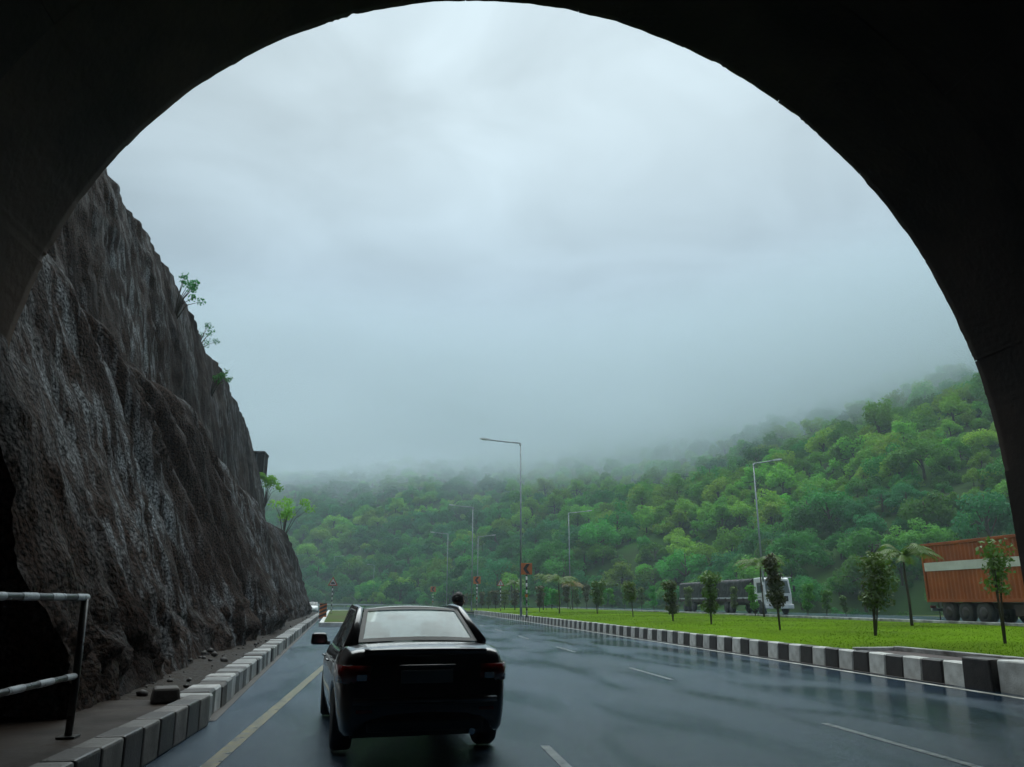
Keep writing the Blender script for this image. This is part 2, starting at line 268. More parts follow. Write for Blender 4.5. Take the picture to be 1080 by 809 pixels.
# ------------------------------------------------------------------ mesh helpers
class MB:
    def __init__(s): s.v = []; s.f = []
    def quadgrid(s, P):                                # P[i][j] grid of points
        n0 = len(s.v); a = len(P); b = len(P[0])
        for row in P: s.v += [tuple(p) for p in row]
        for i in range(a-1):
            for j in range(b-1):
                s.f.append((n0+i*b+j, n0+i*b+j+1, n0+(i+1)*b+j+1, n0+(i+1)*b+j))
        return s
    def box(s, c, d, rot=0.0, bev=0.0, top=1.0):       # centre, full size, rotation about z; top = taper of the top face
        n0 = len(s.v); cr, sr = math.cos(rot), math.sin(rot)
        for z in (-.5, .5):
            k = top if z > 0 else 1
            for x, y in ((-.5, -.5), (.5, -.5), (.5, .5), (-.5, .5)):
                X, Y = x*d[0]*k, y*d[1]*k
                s.v.append((c[0]+X*cr-Y*sr, c[1]+X*sr+Y*cr, c[2]+z*d[2]))
        for q in ((3, 2, 1, 0), (4, 5, 6, 7), (0, 1, 5, 4), (1, 2, 6, 5), (2, 3, 7, 6), (3, 0, 4, 7)): s.f.append(tuple(n0+i for i in q))
        return s
    def tube(s, pts, rad, n=8, cap=True):
        pts = [Vector(p) for p in pts]; n0 = len(s.v)
        rad = rad if isinstance(rad, (list, tuple)) else [rad]*len(pts)
        ref = None
        for i, p in enumerate(pts):
            t = (pts[min(i+1, len(pts)-1)]-pts[max(i-1, 0)]).normalized()
            if ref is None: ref = Vector((1, 0, 0)) if abs(t.x) < .9 else Vector((0, 1, 0))
            a = (ref-t*ref.dot(t)).normalized(); b = t.cross(a); ref = a
            for k in range(n):
                an = 2*math.pi*k/n; q = p+(a*math.cos(an)+b*math.sin(an))*rad[i]; s.v.append(tuple(q))
        for i in range(len(pts)-1):
            for k in range(n):
                s.f.append((n0+i*n+k, n0+i*n+(k+1) % n, n0+(i+1)*n+(k+1) % n, n0+(i+1)*n+k))
        if cap: s.f.append(tuple(n0+k for k in range(n-1, -1, -1))); s.f.append(tuple(n0+(len(pts)-1)*n+k for k in range(n)))
        return s
    def prism(s, poly, d0, d1, axis='y'):              # extrude 2D polygon (a,b) along axis
        n0 = len(s.v); n = len(poly)
        for d in (d0, d1):
            for a, b in poly: s.v.append({'y': (a, d, b), 'x': (d, a, b), 'z': (a, b, d)}[axis])
        s.f.append(tuple(n0+i for i in range(n))); s.f.append(tuple(n0+n+i for i in range(n-1, -1, -1)))
        for i in range(n): s.f.append((n0+i, n0+n+i, n0+n+(i+1) % n, n0+(i+1) % n))
        return s
    def lathe(s, prof, n=20, axis='x', c=(0, 0, 0)):   # prof: (along axis, radius)
        n0 = len(s.v)
        for d, r in prof:
            for k in range(n):
                an = 2*math.pi*k/n; ca, sa = r*math.cos(an), r*math.sin(an)
                p = {'x': (d, ca, sa), 'y': (ca, d, sa), 'z': (ca, sa, d)}[axis]; s.v.append(tuple(p[i]+c[i] for i in range(3)))
        for i in range(len(prof)-1):
            for k in range(n): s.f.append((n0+i*n+k, n0+i*n+(k+1) % n, n0+(i+1)*n+(k+1) % n, n0+(i+1)*n+k))
        s.f.append(tuple(n0+k for k in range(n-1, -1, -1))); s.f.append(tuple(n0+(len(prof)-1)*n+k for k in range(n)))
        return s
    def mesh(s, name, m, smooth=False, fix=True):
        me = bpy.data.meshes.new(name); me.from_pydata(s.v, [], s.f)
        if fix:
            bm = bmesh.new(); bm.from_mesh(me); bmesh.ops.recalc_face_normals(bm, faces=bm.faces); bm.to_mesh(me); bm.free()
        if m: me.materials.append(m)
        if smooth: me.polygons.foreach_set('use_smooth', [True]*len(me.polygons))
        me.update(); return me
    def build(s, name, m, parent=None, smooth=False, bev=0.0, sub=0, fix=True, loc=None, rotz=0.0):
        o = bpy.data.objects.new(name, s.mesh(name, m, smooth, fix)); col.objects.link(o)
        if parent: o.parent = parent
        if loc is not None: o.location = loc
        o.rotation_euler.z = rotz
        if bev:
            b = o.modifiers.new('bevel', 'BEVEL'); b.width = bev; b.segments = 2; b.limit_method = 'ANGLE'; b.angle_limit = R(40)
        if sub:
            b = o.modifiers.new('sub', 'SUBSURF'); b.levels = sub; b.render_levels = sub
        return o
def from_mesh(name, me, parent=None, loc=(0, 0, 0), rotz=0.0, scale=None):
    o = bpy.data.objects.new(name, me); col.objects.link(o); o.location = loc; o.rotation_euler.z = rotz
    if parent: o.parent = parent
    if scale is not None: o.scale = scale if hasattr(scale, '__len__') else (scale,)*3
    return o
def np_mesh(name, V, Fq, m, smooth=True):
    me = bpy.data.meshes.new(name); V = np.asarray(V, np.float32); Fq = np.asarray(Fq, np.int32); k = Fq.shape[1]
    me.vertices.add(len(V)); me.vertices.foreach_set('co', V.ravel()); me.loops.add(Fq.size); me.loops.foreach_set('vertex_index', Fq.ravel())
    me.polygons.add(len(Fq)); me.polygons.foreach_set('loop_start', np.arange(0, Fq.size, k, dtype=np.int32)); me.polygons.foreach_set('loop_total', np.full(len(Fq), k, np.int32))
    me.materials.append(m); me.update(calc_edges=True); me.validate()
    if smooth: me.polygons.foreach_set('use_smooth', [True]*len(me.polygons))
    return me
def grid_faces(a, b):
    i, j = np.meshgrid(np.arange(a-1), np.arange(b-1), indexing='ij'); q = (i*b+j).ravel()
    return np.stack([q, q+1, q+b+1, q+b], 1)
def thing(name, label, cat, loc=(0, 0, 0), rotz=0.0, group=None):
    o = bpy.data.objects.new(name, None); col.objects.link(o); o.location = loc; o.rotation_euler = (0, 0, rotz); o.empty_display_size = .3
    o['label'] = label; o['category'] = cat
    if group: o['group'] = group
    return o
def tag(o, label=None, cat=None, group=None, kind=None):
    for k, v in (('label', label), ('category', cat), ('group', group), ('kind', kind)):
        if v: o[k] = v
    return o

# ------------------------------------------------------------------ the setting: ground, road, lines
def sheet(name, left, right, z, m, cols=2):
    P = [[(Vector((a[0], a[1], z))).lerp(Vector((b[0], b[1], z)), k/(cols-1)) for k in range(cols)] for a, b in zip(left, right)]
    return MB().quadgrid(P).build(name, m)
g = MB().quadgrid([[(-800, -60, -.06), (800, -60, -.06)], [(-800, 780, -.06), (800, 780, -.06)]]).build('ground', verge)
tag(g, 'scrubby flat verge ground around the road and below the hills', kind='structure')
A4 = R(4.2); U = Vector((-math.sin(A4), math.cos(A4), 0)); N = Vector((-math.cos(A4), -math.sin(A4), 0))
def cl(s, l, h=0.0): return U*s+N*l+Vector((0, 0, h))       # frame of the left kerb and the cutting
KL = 1.57
def left_edge(y):
    if y < 12.3: return -2.3
    s = y/math.cos(A4); return cl(s, KL).x-(y > 96)*0
RIGHT = [(-60, 10.3), (12, 10.3), (60, 10.25), (100, 10.0), (125, 9.2), (150, 7.2), (180, 2.6), (215, -6), (250, -19), (285, -38), (315, -62), (335, -95), (345, -140), (346, -220)]
LEFT = [(-60, -2.3), (11.3, -2.34), (40, cl(40.1, KL).x), (70, cl(70.2, KL).x), (100, cl(100.2, KL).x), (125, -12.5), (150, -17), (180, -24), (215, -35), (250, -50), (285, -72), (305, -95), (315, -120), (320, -160), (321, -230)]
def interp(tab, y): return float(np.interp(y, [t[0] for t in tab], [t[1] for t in tab]))
ys = list(np.linspace(-60, 10, 8))+list(np.linspace(12.3, 150, 70))
rl = [(interp(LEFT, y), y) for y in ys]+[(x, y) for y, x in LEFT if y > 150]
rr = [(interp(RIGHT, y), y) for y in ys]+[(x, y) for y, x in RIGHT if y > 150]
n = len(ys); k = 14
def resample(p, k):
    p = [Vector((a, b, 0)) for a, b in p]; d = [0]
    for a, b in zip(p, p[1:]): d.append(d[-1]+(b-a).length)
    return [tuple(np.interp(t, d, [q[i] for q in p]) for i in (0, 1)) for t in np.linspace(0, d[-1], k)]
rl = rl[:n]+resample([rl[n-1]]+rl[n:], k)[1:]; rr = rr[:n]+resample([rr[n-1]]+rr[n:], k)[1:]
road = sheet('road', rl, rr, 0.0, road_m, 5); tag(road, 'wet dark asphalt carriageway leading out of the tunnel', kind='structure')
def strip(name, pts, width, m, parent=road, z=.004):
    lf, rt = [], []
    for i, p in enumerate(pts):
        a = Vector(pts[max(i-1, 0)]); b = Vector(pts[min(i+1, len(pts)-1)]); t = (b-a).normalized(); nn = Vector((-t.y, t.x))
        lf.append(Vector(p)+nn*width/2); rt.append(Vector(p)-nn*width/2)
    P = [[(a.x, a.y, z), (b.x, b.y, z)] for a, b in zip(lf, rt)]
    return MB().quadgrid(P).build(name, m, parent)
strip('yellow_edge_line', [(-1.72, y) for y in np.linspace(-20, 20, 10)]+[(-1.72-.0011*(y-20)**2*.35, y) for y in np.linspace(24, 95, 14)], .15, yellow_line)
strip('white_edge_line', [(interp(RIGHT, y)-.32, y) for y in np.linspace(-10, 150, 40)], .15, edge_line)
for lane, y0s in ((1.62, [-.3]+[7.3+9*i-1.2 for i in range(0, 13)]), (5.45, [7.2, 16.1, 25.1, 34.1, 43.1, 52, 61, 70, 79, 88, 97, 106])):
    for y0 in y0s:
        if lane < 2 and 7.5 < y0 < 14: continue
        strip('lane_dash', [(lane, y0), (lane, y0+1.5), (lane, y0+3.0)], .10, white_line)

# opposite carriageway, lawn between
OZ = .5; OX0, OX1 = 26.3, 37.5
opp = MB().box((0, 0, 0), (OX1-OX0, 190, .3)).build('opposite_road', road_m, loc=((OX0+OX1)/2, 108, OZ-.15)); tag(opp, 'wet carriageway beyond the lawn carrying the trucks', kind='structure')
def lawn_z(x, y, xr):
    t = np.clip((x-xr-.3)/(OX0-.3-xr-.3), 0, 1)
    return .40+.10*t+.05*fbm(x*.12, y*.12, 0, 3, 5)+.05*np.sin(t*math.pi)
ly = np.concatenate([np.linspace(13.2, 60, 90), np.linspace(61, 135, 60)]); lt = np.linspace(0, 1, 40)
V = []
PIT = dict(y0=14.2, y1=18.3, x0=11.05, x1=11.75)
for y in ly:
    xr = interp(RIGHT, y)+.28
    xs_ = xr+(OX0-.32-xr)*lt
    z_ = lawn_z(xs_, np.full_like(xs_, y), xr)
    V += [(a, y, b) for a, b in zip(xs_, z_)]
V = np.array(V)
pit = (V[:, 1] > PIT['y0']) & (V[:, 1] < PIT['y1']) & (V[:, 0] < PIT['x1']+.1)
V[pit, 2] -= .32
lawn = from_mesh('lawn', np_mesh('lawn', V, grid_faces(len(ly), len(lt)), grass_soil)); tag(lawn, 'bright green mown lawn of the wide median', kind='structure')
def lawn_at(x, y): return float(lawn_z(np.array([x]), np.array([y]), interp(RIGHT, y)+.28)[0])
rng = np.random.default_rng(4)
nb = 45000
yy = 13.5+ (rng.random(nb)**2.0)*75; tt = rng.random(nb)
xr_ = np.interp(yy, [t[0] for t in RIGHT], [t[1] for t in RIGHT])+.28
xx = xr_+.06+(OX0-.6-xr_)*tt; zz = np.array(lawn_z(xx, yy, xr_))
pitm = (yy > PIT['y0']-.1) & (yy < PIT['y1']+.1) & (xx < PIT['x1']+.25)
xx, yy, zz = xx[~pitm], yy[~pitm], zz[~pitm]; nb = len(xx)
hgt = .012+.02*rng.random(nb)*(1+fbm(xx*.5, yy*.5, 0, 2, 8)); an = rng.random(nb)*6.283; wd = .008+.0004*yy
lean = rng.normal(0, .03, (nb, 2))
B = np.zeros((nb, 3, 3)); B[:, 0] = np.stack([xx-np.cos(an)*wd, yy-np.sin(an)*wd, zz-.01], 1); B[:, 1] = np.stack([xx+np.cos(an)*wd, yy+np.sin(an)*wd, zz-.01], 1)
B[:, 2] = np.stack([xx+lean[:, 0], yy+lean[:, 1], zz+hgt], 1)
gr = from_mesh('grass', np_mesh('grass', B.reshape(-1, 3), np.arange(nb*3).reshape(-1, 3), blade, False)); tag(gr, 'short wet grass blades covering the median lawn', 'grass', kind='stuff')
V, Fc = [], []
# far kerb of the lawn (low, along the opposite road)
fk = MB().box((0, 0, 0), (.25, 120, .25)).build('lawn_border_kerb', kerb_worn, loc=(OX0-.16, 73, OZ+.0), bev=.02); tag(fk, 'low grey concrete border between the lawn and the far carriageway', kind='structure')

# ------------------------------------------------------------------ kerbs: every stone its own piece
def kerb_stone_mesh(name, m, ln, wd, ht, batter, seed):
    r = random.Random(seed); b = MB(); j = lambda a: a+r.uniform(-.006, .006)
    P = [(-wd/2, 0), (wd/2, 0), (wd/2-.01, ht), (-wd/2+batter, ht)]
    n0 = 0
    for yv in (-ln/2+.008, ln/2-.008):
        for x, z in P: b.v.append((j(x), j(yv), j(z) if z else -.05))
    b.f = [(0, 1, 2, 3), (7, 6, 5, 4), (0, 4, 5, 1), (1, 5, 6, 2), (2, 6, 7, 3), (3, 7, 4, 0)]
    me = b.mesh(name, m); return me
def kerb_line(name, label, start, step_fn, count, colours, wd, ht, batter, ln, flip=False, jit=1.0):
    root = None
    ms = {c: [kerb_stone_mesh('kerb_stone', c, ln, wd, ht, batter, 10*i+3) for i in range(3)] for c in set(colours)}
    pts = [step_fn(i) for i in range(count)]
    lf = [(p.x, p.y) for p, a in pts]
    base = strip(name, [lf[0]]+lf[1:], wd+.22, footing, None, .006); tag(base, label, kind='structure')
    rnd = random.Random(7)
    for i, (p, a) in enumerate(pts):
        me = ms[colours[i % len(colours)]][rnd.randrange(3)]
        o = from_mesh('kerb_stone', me, base, (p.x+rnd.uniform(-.008, .008)*jit, p.y, rnd.uniform(-.012, .006)*jit), a+rnd.uniform(-.008, .008)*jit+(math.pi if flip else 0))
        md = o.modifiers.new('bevel', 'BEVEL'); md.width = .025; md.segments = 1
    return base
def rk(i):
    y = 14.35+.62*i; x = interp(RIGHT, y)+.16; dx = interp(RIGHT, y+.5)-interp(RIGHT, y-.5); return Vector((x, y, 0)), -math.atan2(dx, 1)
rkb = kerb_line('median_kerb', 'tall kerb of black and white painted blocks edging the lawn', 0, rk, 150, [kerb_white, kerb_black], .30, .43, .03, .62)
big = MB()
for nm, x, y, m in (('end_block', 10.45, 13.62, kerb_black), ('end_block', 10.55, 12.85, kerb_white)):
    MB().box((x, y, .25), (.42, .74, .56), top=.96).build(nm, m, rkb, bev=.03)
def lk(i):
    s = 11.62+.55*i; return cl(s, KL+.24), A4
lkb = kerb_line('roadside_kerb', 'broad worn kerb of faded striped blocks below the rock cutting', 0, lk, 150, [kerb_worn, kerb_black, kerb_worn, footing, kerb_worn, kerb_worn, kerb_black], .48, .34, .05, .55, jit=2.6)

# planter drain pit behind the median kerb
pr = thing('drain_pit', 'sunken concrete rimmed drain pit behind the near end of the median kerb', 'drain', (11.25, 16.2, .12))
for nm, c, d in (('rim', (.55, 0, .28), (.14, 4.3, .16)), ('rim', (.05, 2.2, .26), (1.1, .14, .16)), ('rim', (.05, -2.2, .26), (1.1, .14, .16))): MB().box(c, d).build(nm, kerb_worn, pr, bev=.02)
MB().box((.0, 0, .23), (1.0, 4.3, .05)).build('pit_floor', chassis_m, pr)

# ------------------------------------------------------------------ tunnel
SKEW = .15; PY = 11.1+SKEW*2.8; TC = (2.8, 3.76); TR = 7.90       # the exit is cut slightly askew: its left side stands nearer
def portal_y(x): return 11.1+SKEW*x
def askew(b):
    b.v = [(x, y+SKEW*x, z) for x, y, z in b.v]; return b
XL, XR = TC[0]-TR, TC[0]+TR+.02
tun = thing('tunnel', 'dark sooty concrete road tunnel whose round arch frames the view', 'tunnel', (TC[0], 0, 0))
def arc_pts(r, t0, t1, n): return [(r*math.cos(t), TC[1]+r*math.sin(t)) for t in np.linspace(t0, t1, n)]
NP = 12; ring_len = 2.46
pan = []; rim_pan = []
for p in range(NP):
    t0 = math.pi*p/NP+.0004; t1 = math.pi*(p+1)/NP-.0004; rnd = random.Random(p)
    b = MB(); m_ = 9
    inner = arc_pts(TR, t0, t1, m_); outer = arc_pts(TR+.35, t0, t1, m_)
    ysn = np.linspace(.006, ring_len-.006, 3)
    b.quadgrid([[(x, y, z) for x, z in inner] for y in ysn]); b.quadgrid([[(x, ysn[-1], z) for x, z in row] for row in (inner, outer)])
    b.quadgrid([[(x, y, z) for (x, z) in (inner[0], outer[0])] for y in ysn]); b.quadgrid([[(x, y, z) for (x, z) in (inner[-1], outer[-1])] for y in ysn])
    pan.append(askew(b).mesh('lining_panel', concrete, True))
    # panels of the exit ring: same, with a chipped, uneven rim
    b = MB(); tt_ = np.linspace(t0, t1, 61); q_ = tt_*TR; ch = .012*fbm(q_*1.6, 0*q_, 0, 4, 5)-.05*np.clip(vnoise(q_*2.3, 0*q_, 0, 6)-.62, 0, 1)*3*np.abs(vnoise(q_*9, 0*q_, 0, 7)); yj = .02*fbm(q_*3, 0*q_+5, 0, 3, 8)
    ins = [(TR*math.cos(t), TC[1]+TR*math.sin(t)) for t in tt_]; inc = [((TR-c__)*math.cos(t), TC[1]+(TR-c__)*math.sin(t)) for t, c__ in zip(tt_, ch)]; ou = [((TR+.35)*math.cos(t), TC[1]+(TR+.35)*math.sin(t)) for t in tt_]
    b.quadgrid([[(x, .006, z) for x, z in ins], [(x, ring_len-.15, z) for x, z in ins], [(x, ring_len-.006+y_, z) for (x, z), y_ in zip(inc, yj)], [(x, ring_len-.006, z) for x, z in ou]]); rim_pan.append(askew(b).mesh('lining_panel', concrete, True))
for s_ in (0, 1):
    x0 = TR if s_ == 0 else -TR; x1 = x0+(.35 if s_ == 0 else -.35)
    b = MB().box(((x0+x1)/2, ring_len/2, TC[1]/2-.05), (.35, ring_len-.012, TC[1]+.09)); pan.append(askew(b).mesh('lining_panel', concrete)); rim_pan.append(pan[-1])
rnd = random.Random(2)
for r_ in range(5):
    for me in (rim_pan if r_ == 0 else pan):
        o = from_mesh('lining_panel', me, tun, (rnd.uniform(-.006, .006), PY-ring_len*(r_+1)+(rnd.uniform(-.012, .012)), rnd.uniform(-.006, .006)))
# backing shell from behind the camera to just inside the portal, and the outer headwall
b = MB(); pr_ = [(TR+.37, -.3)]+arc_pts(TR+.37, 0, math.pi, 40)+[(-TR-.37, -.3)]
pr_ = [(x*(TR+.04)/(TR+.37), (z-TC[1])*(TR+.04)/(TR+.37)+TC[1]) for x, z in pr_]
b.quadgrid([[(x, y, z) for x, z in pr_] for y in (-58, PY-.03)]); b.f.append(tuple(range(len(pr_))))
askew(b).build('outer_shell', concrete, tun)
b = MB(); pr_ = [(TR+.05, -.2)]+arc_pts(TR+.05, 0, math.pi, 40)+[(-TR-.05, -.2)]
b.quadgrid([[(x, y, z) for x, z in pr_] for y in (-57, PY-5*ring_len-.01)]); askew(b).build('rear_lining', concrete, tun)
b = MB(); o1 = [(TR+.36, -.2)]+arc_pts(TR+.36, 0, math.pi, 40)+[(-TR-.36, -.2)]; o2 = [(TR+1.3, -.2)]+arc_pts(TR+1.3, 0, math.pi, 40)+[(-TR-1.3, -.2)]
b.quadgrid([[(x, PY-.02, z) for x, z in o1], [(x, PY-.02, z) for x, z in o2], [(x, PY-1.2, z) for x, z in o2]]); askew(b).build('portal_collar', concrete2, tun)
# walkway on the left inside the tunnel
WEND = 11.15
wk = MB().box((0, 0, 0), (2.5, 69.7, .32)).build('walkway', paving, loc=(-2.62-1.25, WEND-34.85, .15), bev=.02); tag(wk, 'raised wet concrete walkway along the left tunnel wall', kind='structure')
for i in range(22):
    y = WEND-.275-.55*i; me = None
    MB().box((0, 0, 0), (.28, .535, .37), top=.98).build('kerb_stone', (kerb_faded, kerb_black)[i % 2], wk, bev=.025, loc=(-2.46+2.62+1.25, y-(WEND-34.85), .03+.004*(i % 2)))
b = MB().box((0, 0, 0), (.34, .42, .18), .3, top=.85).build('stone_block', stone_m, loc=(-2.80, 10.85, .40), bev=.03); tag(b, 'dark loose stone block lying at the end of the tunnel walkway', 'stone')

rail = thing('railing', 'black and white banded pipe railing on the tunnel walkway', 'railing', (-2.92, 8.2, .31))
for i in range(3):
    y = -1.75*i; MB().tube([(0, y, 0), (.0, y, .45), (-.02, y, 1.23)], .034, 10).build('post', rail_black, rail, True)
    MB().box((0, y, .012), (.16, .16, .02)).build('base_plate', rail_black, rail, bev=.004)
def banded(p0, p1, name, r, seg):
    p0, p1 = Vector(p0), Vector(p1); o = MB().tube([p0, p1], r, 18).build(name, rail_black, rail)
    d = (p1-p0); k = int(d.length/seg)
    for i in range(0, k, 2): MB().tube([p0+d*(i/k), p0+d*((i+1)/k)], r+.003, 18).build('white_band', rail_white, o)
banded((-.02, .04, 1.23), (-.02, -5.2, 1.23), 'top_rail', .030, .27)
banded((-.01, .03, .53), (-.01, -5.2, .53), 'lower_rail', .027, .27)

# ------------------------------------------------------------------ rock cutting on the left
S0, S1 = 8.4, 116.0
ns, nh = 420, 150
s_ax = S0+(S1-S0)*(np.linspace(0, 1, ns)**1.75); t_ax = np.linspace(0, 1, nh)
prof_t = np.array([0, .03, .10, .42, .44, .50, .53, .84, .88, 1.0])
prof_L = np.array([2.55, 2.85, 3.20, 6.0, 6.35, 8.2, 8.45, 10.7, 12.0, 26.0])
prof_h = np.array([-.1, .45, 1.4, 8.1, 8.5, 9.3, 9.9, 20.0, 20.7, 23.5])
S, T = np.meshgrid(s_ax, t_ax, indexing='ij')
Lb = np.interp(T, prof_t, prof_L); Hb = np.interp(T, prof_t, prof_h)
face = np.clip(1-np.abs(T-.44)/.5, 0, 1)**.5
amp = np.clip(T/.06, 0, 1)*np.clip((1.0-T)/.1, .15, 1)
low = (T < .47)
# draped folds running down the lower face, leaning forwards as they fall
sk = S+Hb*.35+1.2*fbm(S*.15, Hb*.1, 0, 2, 31)
fold = np.abs(fbm(sk*.33, Hb*.05, 0, 2, 3))
fold2 = np.abs(fbm(sk*1.1, Hb*.12, 4.0, 2, 9))
disp = (low*(.95*(.35-fold)+.40*(.3-fold2))*np.clip((S-11)/12, .35, 1) + (~low)*(.40*(.3-np.abs(fbm(S*.5, Hb*.10, 2, 3, 12)))+.22*(.3-np.abs(fbm(S*2.2, Hb*.16, 7, 3, 13)))+.16*(.3-np.abs(fbm(S*4.5, Hb*.22, 7, 3, 14)))+.12*fbm(S*.6, Hb*.35, 7, 3, 15)))
disp += .55*fbm(S*.10, Hb*.14, 1, 3, 21)+.16*fbm(S*.9, Hb*.45, 5, 3, 22)+.07*fbm(S*3.0, Hb*2.2, 2, 3, 23)+.10*np.abs(fbm(S*1.7+Hb*.5, Hb*1.3-S*.4, 2, 3, 24))
benchwave = .9*fbm(S*.09, 0*S, 0, 3, 41)
Hb = Hb+benchwave*np.exp(-((T-.45)/.12)**2)+.5*fbm(S*.12, 0*S+3, 0, 4, 42)*np.clip((T-.6)/.25, 0, 1)
rub = np.exp(-((T-.05)/.06)**2); disp += rub*(.35*np.abs(fbm(S*1.3, Hb*1.5, 3, 4, 51))+.2*fbm(S*4, Hb*4, 0, 3, 52))
rec = np.clip((12.9+.5*fbm(Hb*.7, 0*S, 0, 3, 61)-S)/.8, 0, 1)*np.clip((7.2-Hb)/1.0, 0, 1); disp -= 0*rec
Lf = Lb-disp*amp
# the far end turns away to the left and drops
e = np.clip((S-90)/26, 0, 1); Lf = Lf+e**2*(6+10*T); Hb = np.where(Hb > .3, Hb*(1-.42*np.clip((S-97)/19, 0, 1)**1.4), Hb)
Sf = S+.35*fbm(S*.5, Hb*.5, 9, 3, 71)*amp
P = np.stack([U.x*Sf+N.x*Lf, U.y*Sf+N.y*Lf, Hb], -1).reshape(-1, 3)
P[:, 1] = np.maximum(P[:, 1], portal_y(P[:, 0])-1.15+.03*np.sin(P[:, 2]*3))
# the face turns in behind the tunnel portal
P = P.reshape(ns, nh, 3); first_row = P[0]; turn = []
for k_ in range(12, 0, -1):
    q_ = first_row.copy(); q_[:, 0] -= .9*k_; q_[:, 1] += .35*fbm(q_[:, 0]*.8, q_[:, 2]*.8, 0, 4, 77)+.06*k_+.25; turn.append(q_)
P = np.concatenate([np.array(turn), P]).reshape(-1, 3); P[:, 1] = np.maximum(P[:, 1], portal_y(P[:, 0])-1.15); ns += 12
cliff = from_mesh('rock_cliff', np_mesh('rock_cliff', P, grid_faces(ns, nh), cliff_m)); tag(cliff, 'tall dark wet rock cutting rising beside the left kerb', kind='structure')
# strip between kerb and rock
b = MB().quadgrid([[tuple(cl(s, l, h)) for l, h in ((KL+.40, .20), (KL+.7, .26), (3.4, .34))] for s in np.linspace(11.3, 105, 60)]).build('rock_foot_strip', mud); tag(b, 'muddy strip between the kerb and the rock foot', kind='structure')
# rubble
def rock_bm(seed, r):
    bm = bmesh.new(); bmesh.ops.create_icosphere(bm, subdivisions=1, radius=r); q = random.Random(seed)
    for v in bm.verts: v.co *= q.uniform(.65, 1.15); v.co.z *= .7
    return bm
V, Fc = [], []; rnd = random.Random(5)
for i in range(130):
    s = 11.8+90*rnd.random()**2; l = rnd.choice([KL+.55+rnd.random()*.9, 2.2+rnd.random()*.9]); r = .018+.085*rnd.random()**3
    bm = rock_bm(i, r); c = cl(s, l, .27+r*.3+max(0, (l-2.5))*.3); n0 = len(V); ro = Matrix.Rotation(rnd.random()*6, 3, 'Z')
    for v in bm.verts: V.append(tuple(ro @ v.co+c))
    for f in bm.faces: Fc.append([n0+v.index for v in f.verts])
    bm.free()
o = from_mesh('rubble', np_mesh('rubble', V, Fc, stone_m, False)); tag(o, 'loose broken stones strewn along the foot of the rock cutting', 'rubble', kind='stuff')
# small masonry block on the crest
c = at_ray(270, 492, 97); b = MB().box((0, 0, 0), (2.2, 2.6, 2.6)).box((-.3, 0, 1.45), (2.9, 3.0, .3)).build('crest_block', cliff_m, loc=c, bev=.05); tag(b, 'small square concrete block standing at the far end of the cliff crest', 'concrete block')

# grassy traffic island splitting off the left turn
isl = [ground(338.5, 661), ground(392, 661), ground(398, 644.6), ground(347, 645.2)]
t = MB(); t.v = [(q.x, q.y, .17) for q in isl]; t.f = [(0, 1, 2, 3)]; t = t.build('traffic_island', verge); tag(t, 'patchy grass traffic island with a white kerb left of the black car', kind='structure')
for a, b_ in zip(isl, isl[1:]+isl[:1]):
    d = b_-a; k_ = max(2, min(24, int(d.length/2.0)))
    for i in range(k_):
        c = a+d*((i+.5)/k_); MB().box((0, 0, 0), (d.length/k_-.03, .26, .30)).build('kerb_stone', kerb_white, t, bev=.03, loc=(c.x, c.y, .11), rotz=math.atan2(d.y, d.x))

# ------------------------------------------------------------------ foliage
def leaf_cloud(blobs, n, size, seed, shell=.55, up=.5, aspect=.55):
    r = np.random.default_rng(seed); wts = np.array([b[1][0]*b[1][1]+b[1][0]*b[1][2] for b in blobs]); wts /= wts.sum()
    k = r.choice(len(blobs), n, p=wts); C = np.array([b[0] for b in blobs])[k]; Rr = np.array([b[1] for b in blobs])[k]
    d = r.normal(size=(n, 3)); d /= np.linalg.norm(d, axis=1)[:, None]
    rad = shell+(1.06-shell)*r.random(n)**.6
    p = C+d*Rr*rad[:, None]
    nn = d*.7+r.normal(size=(n, 3))*.55+np.array([0, 0, up]); nn /= np.linalg.norm(nn, axis=1)[:, None]
    a = np.cross(nn, r.normal(size=(n, 3))); a /= np.linalg.norm(a, axis=1)[:, None]; b = np.cross(nn, a)
    s = size*(.6+.8*r.random(n)); a *= s[:, None]; b *= (s*aspect)[:, None]
    V = np.stack([p-a, p-b*.9+nn*s[:, None]*.12, p+a, p+b*.9+nn*s[:, None]*.12], 1).reshape(-1, 3)
    return V, np.arange(n*4).reshape(-1, 4)
def forest_tree(seed, kind):
    r = random.Random(seed); H = r.uniform(6.5, 9.0); Wd = r.uniform(3.0, 4.2)
    blobs = []; tips = []
    for i in range(r.randint(14, 18)):
        a = r.random()*6.283; q = Wd*(.15+.75*math.sqrt(r.random())); z = H*(.22+.66*(1-(q/Wd)**2)*r.uniform(.55, 1.05)); rr_ = r.uniform(.9, 1.7)
        blobs.append(((q*math.cos(a), q*math.sin(a), z), (rr_, rr_, rr_*.85))); tips.append(Vector(blobs[-1][0]))
    V, Fq = leaf_cloud(blobs, 2000, .27, seed, .45, .6)
    m = (leaf_mid, leaf_pale, leaf_deep)[kind]
    crown = np_mesh('crown', V, Fq, m, False)
    t = MB().tube([(0, 0, -.6), (.1, .05, H*.22), (.05, .2, H*.45), (0, .1, H*.7)], [.24, .19, .14, .05], 7)
    for tp in tips[:7]: t.tube([(.06, .1, H*r.uniform(.2, .45)), tuple(tp*.55+Vector((0, 0, H*.2))), tuple(tp)], [.10, .07, .03], 5, False)
    return crown, t.mesh('trunk', bark, True)
TREES = [forest_tree(100+i, i % 3) for i in range(9)]

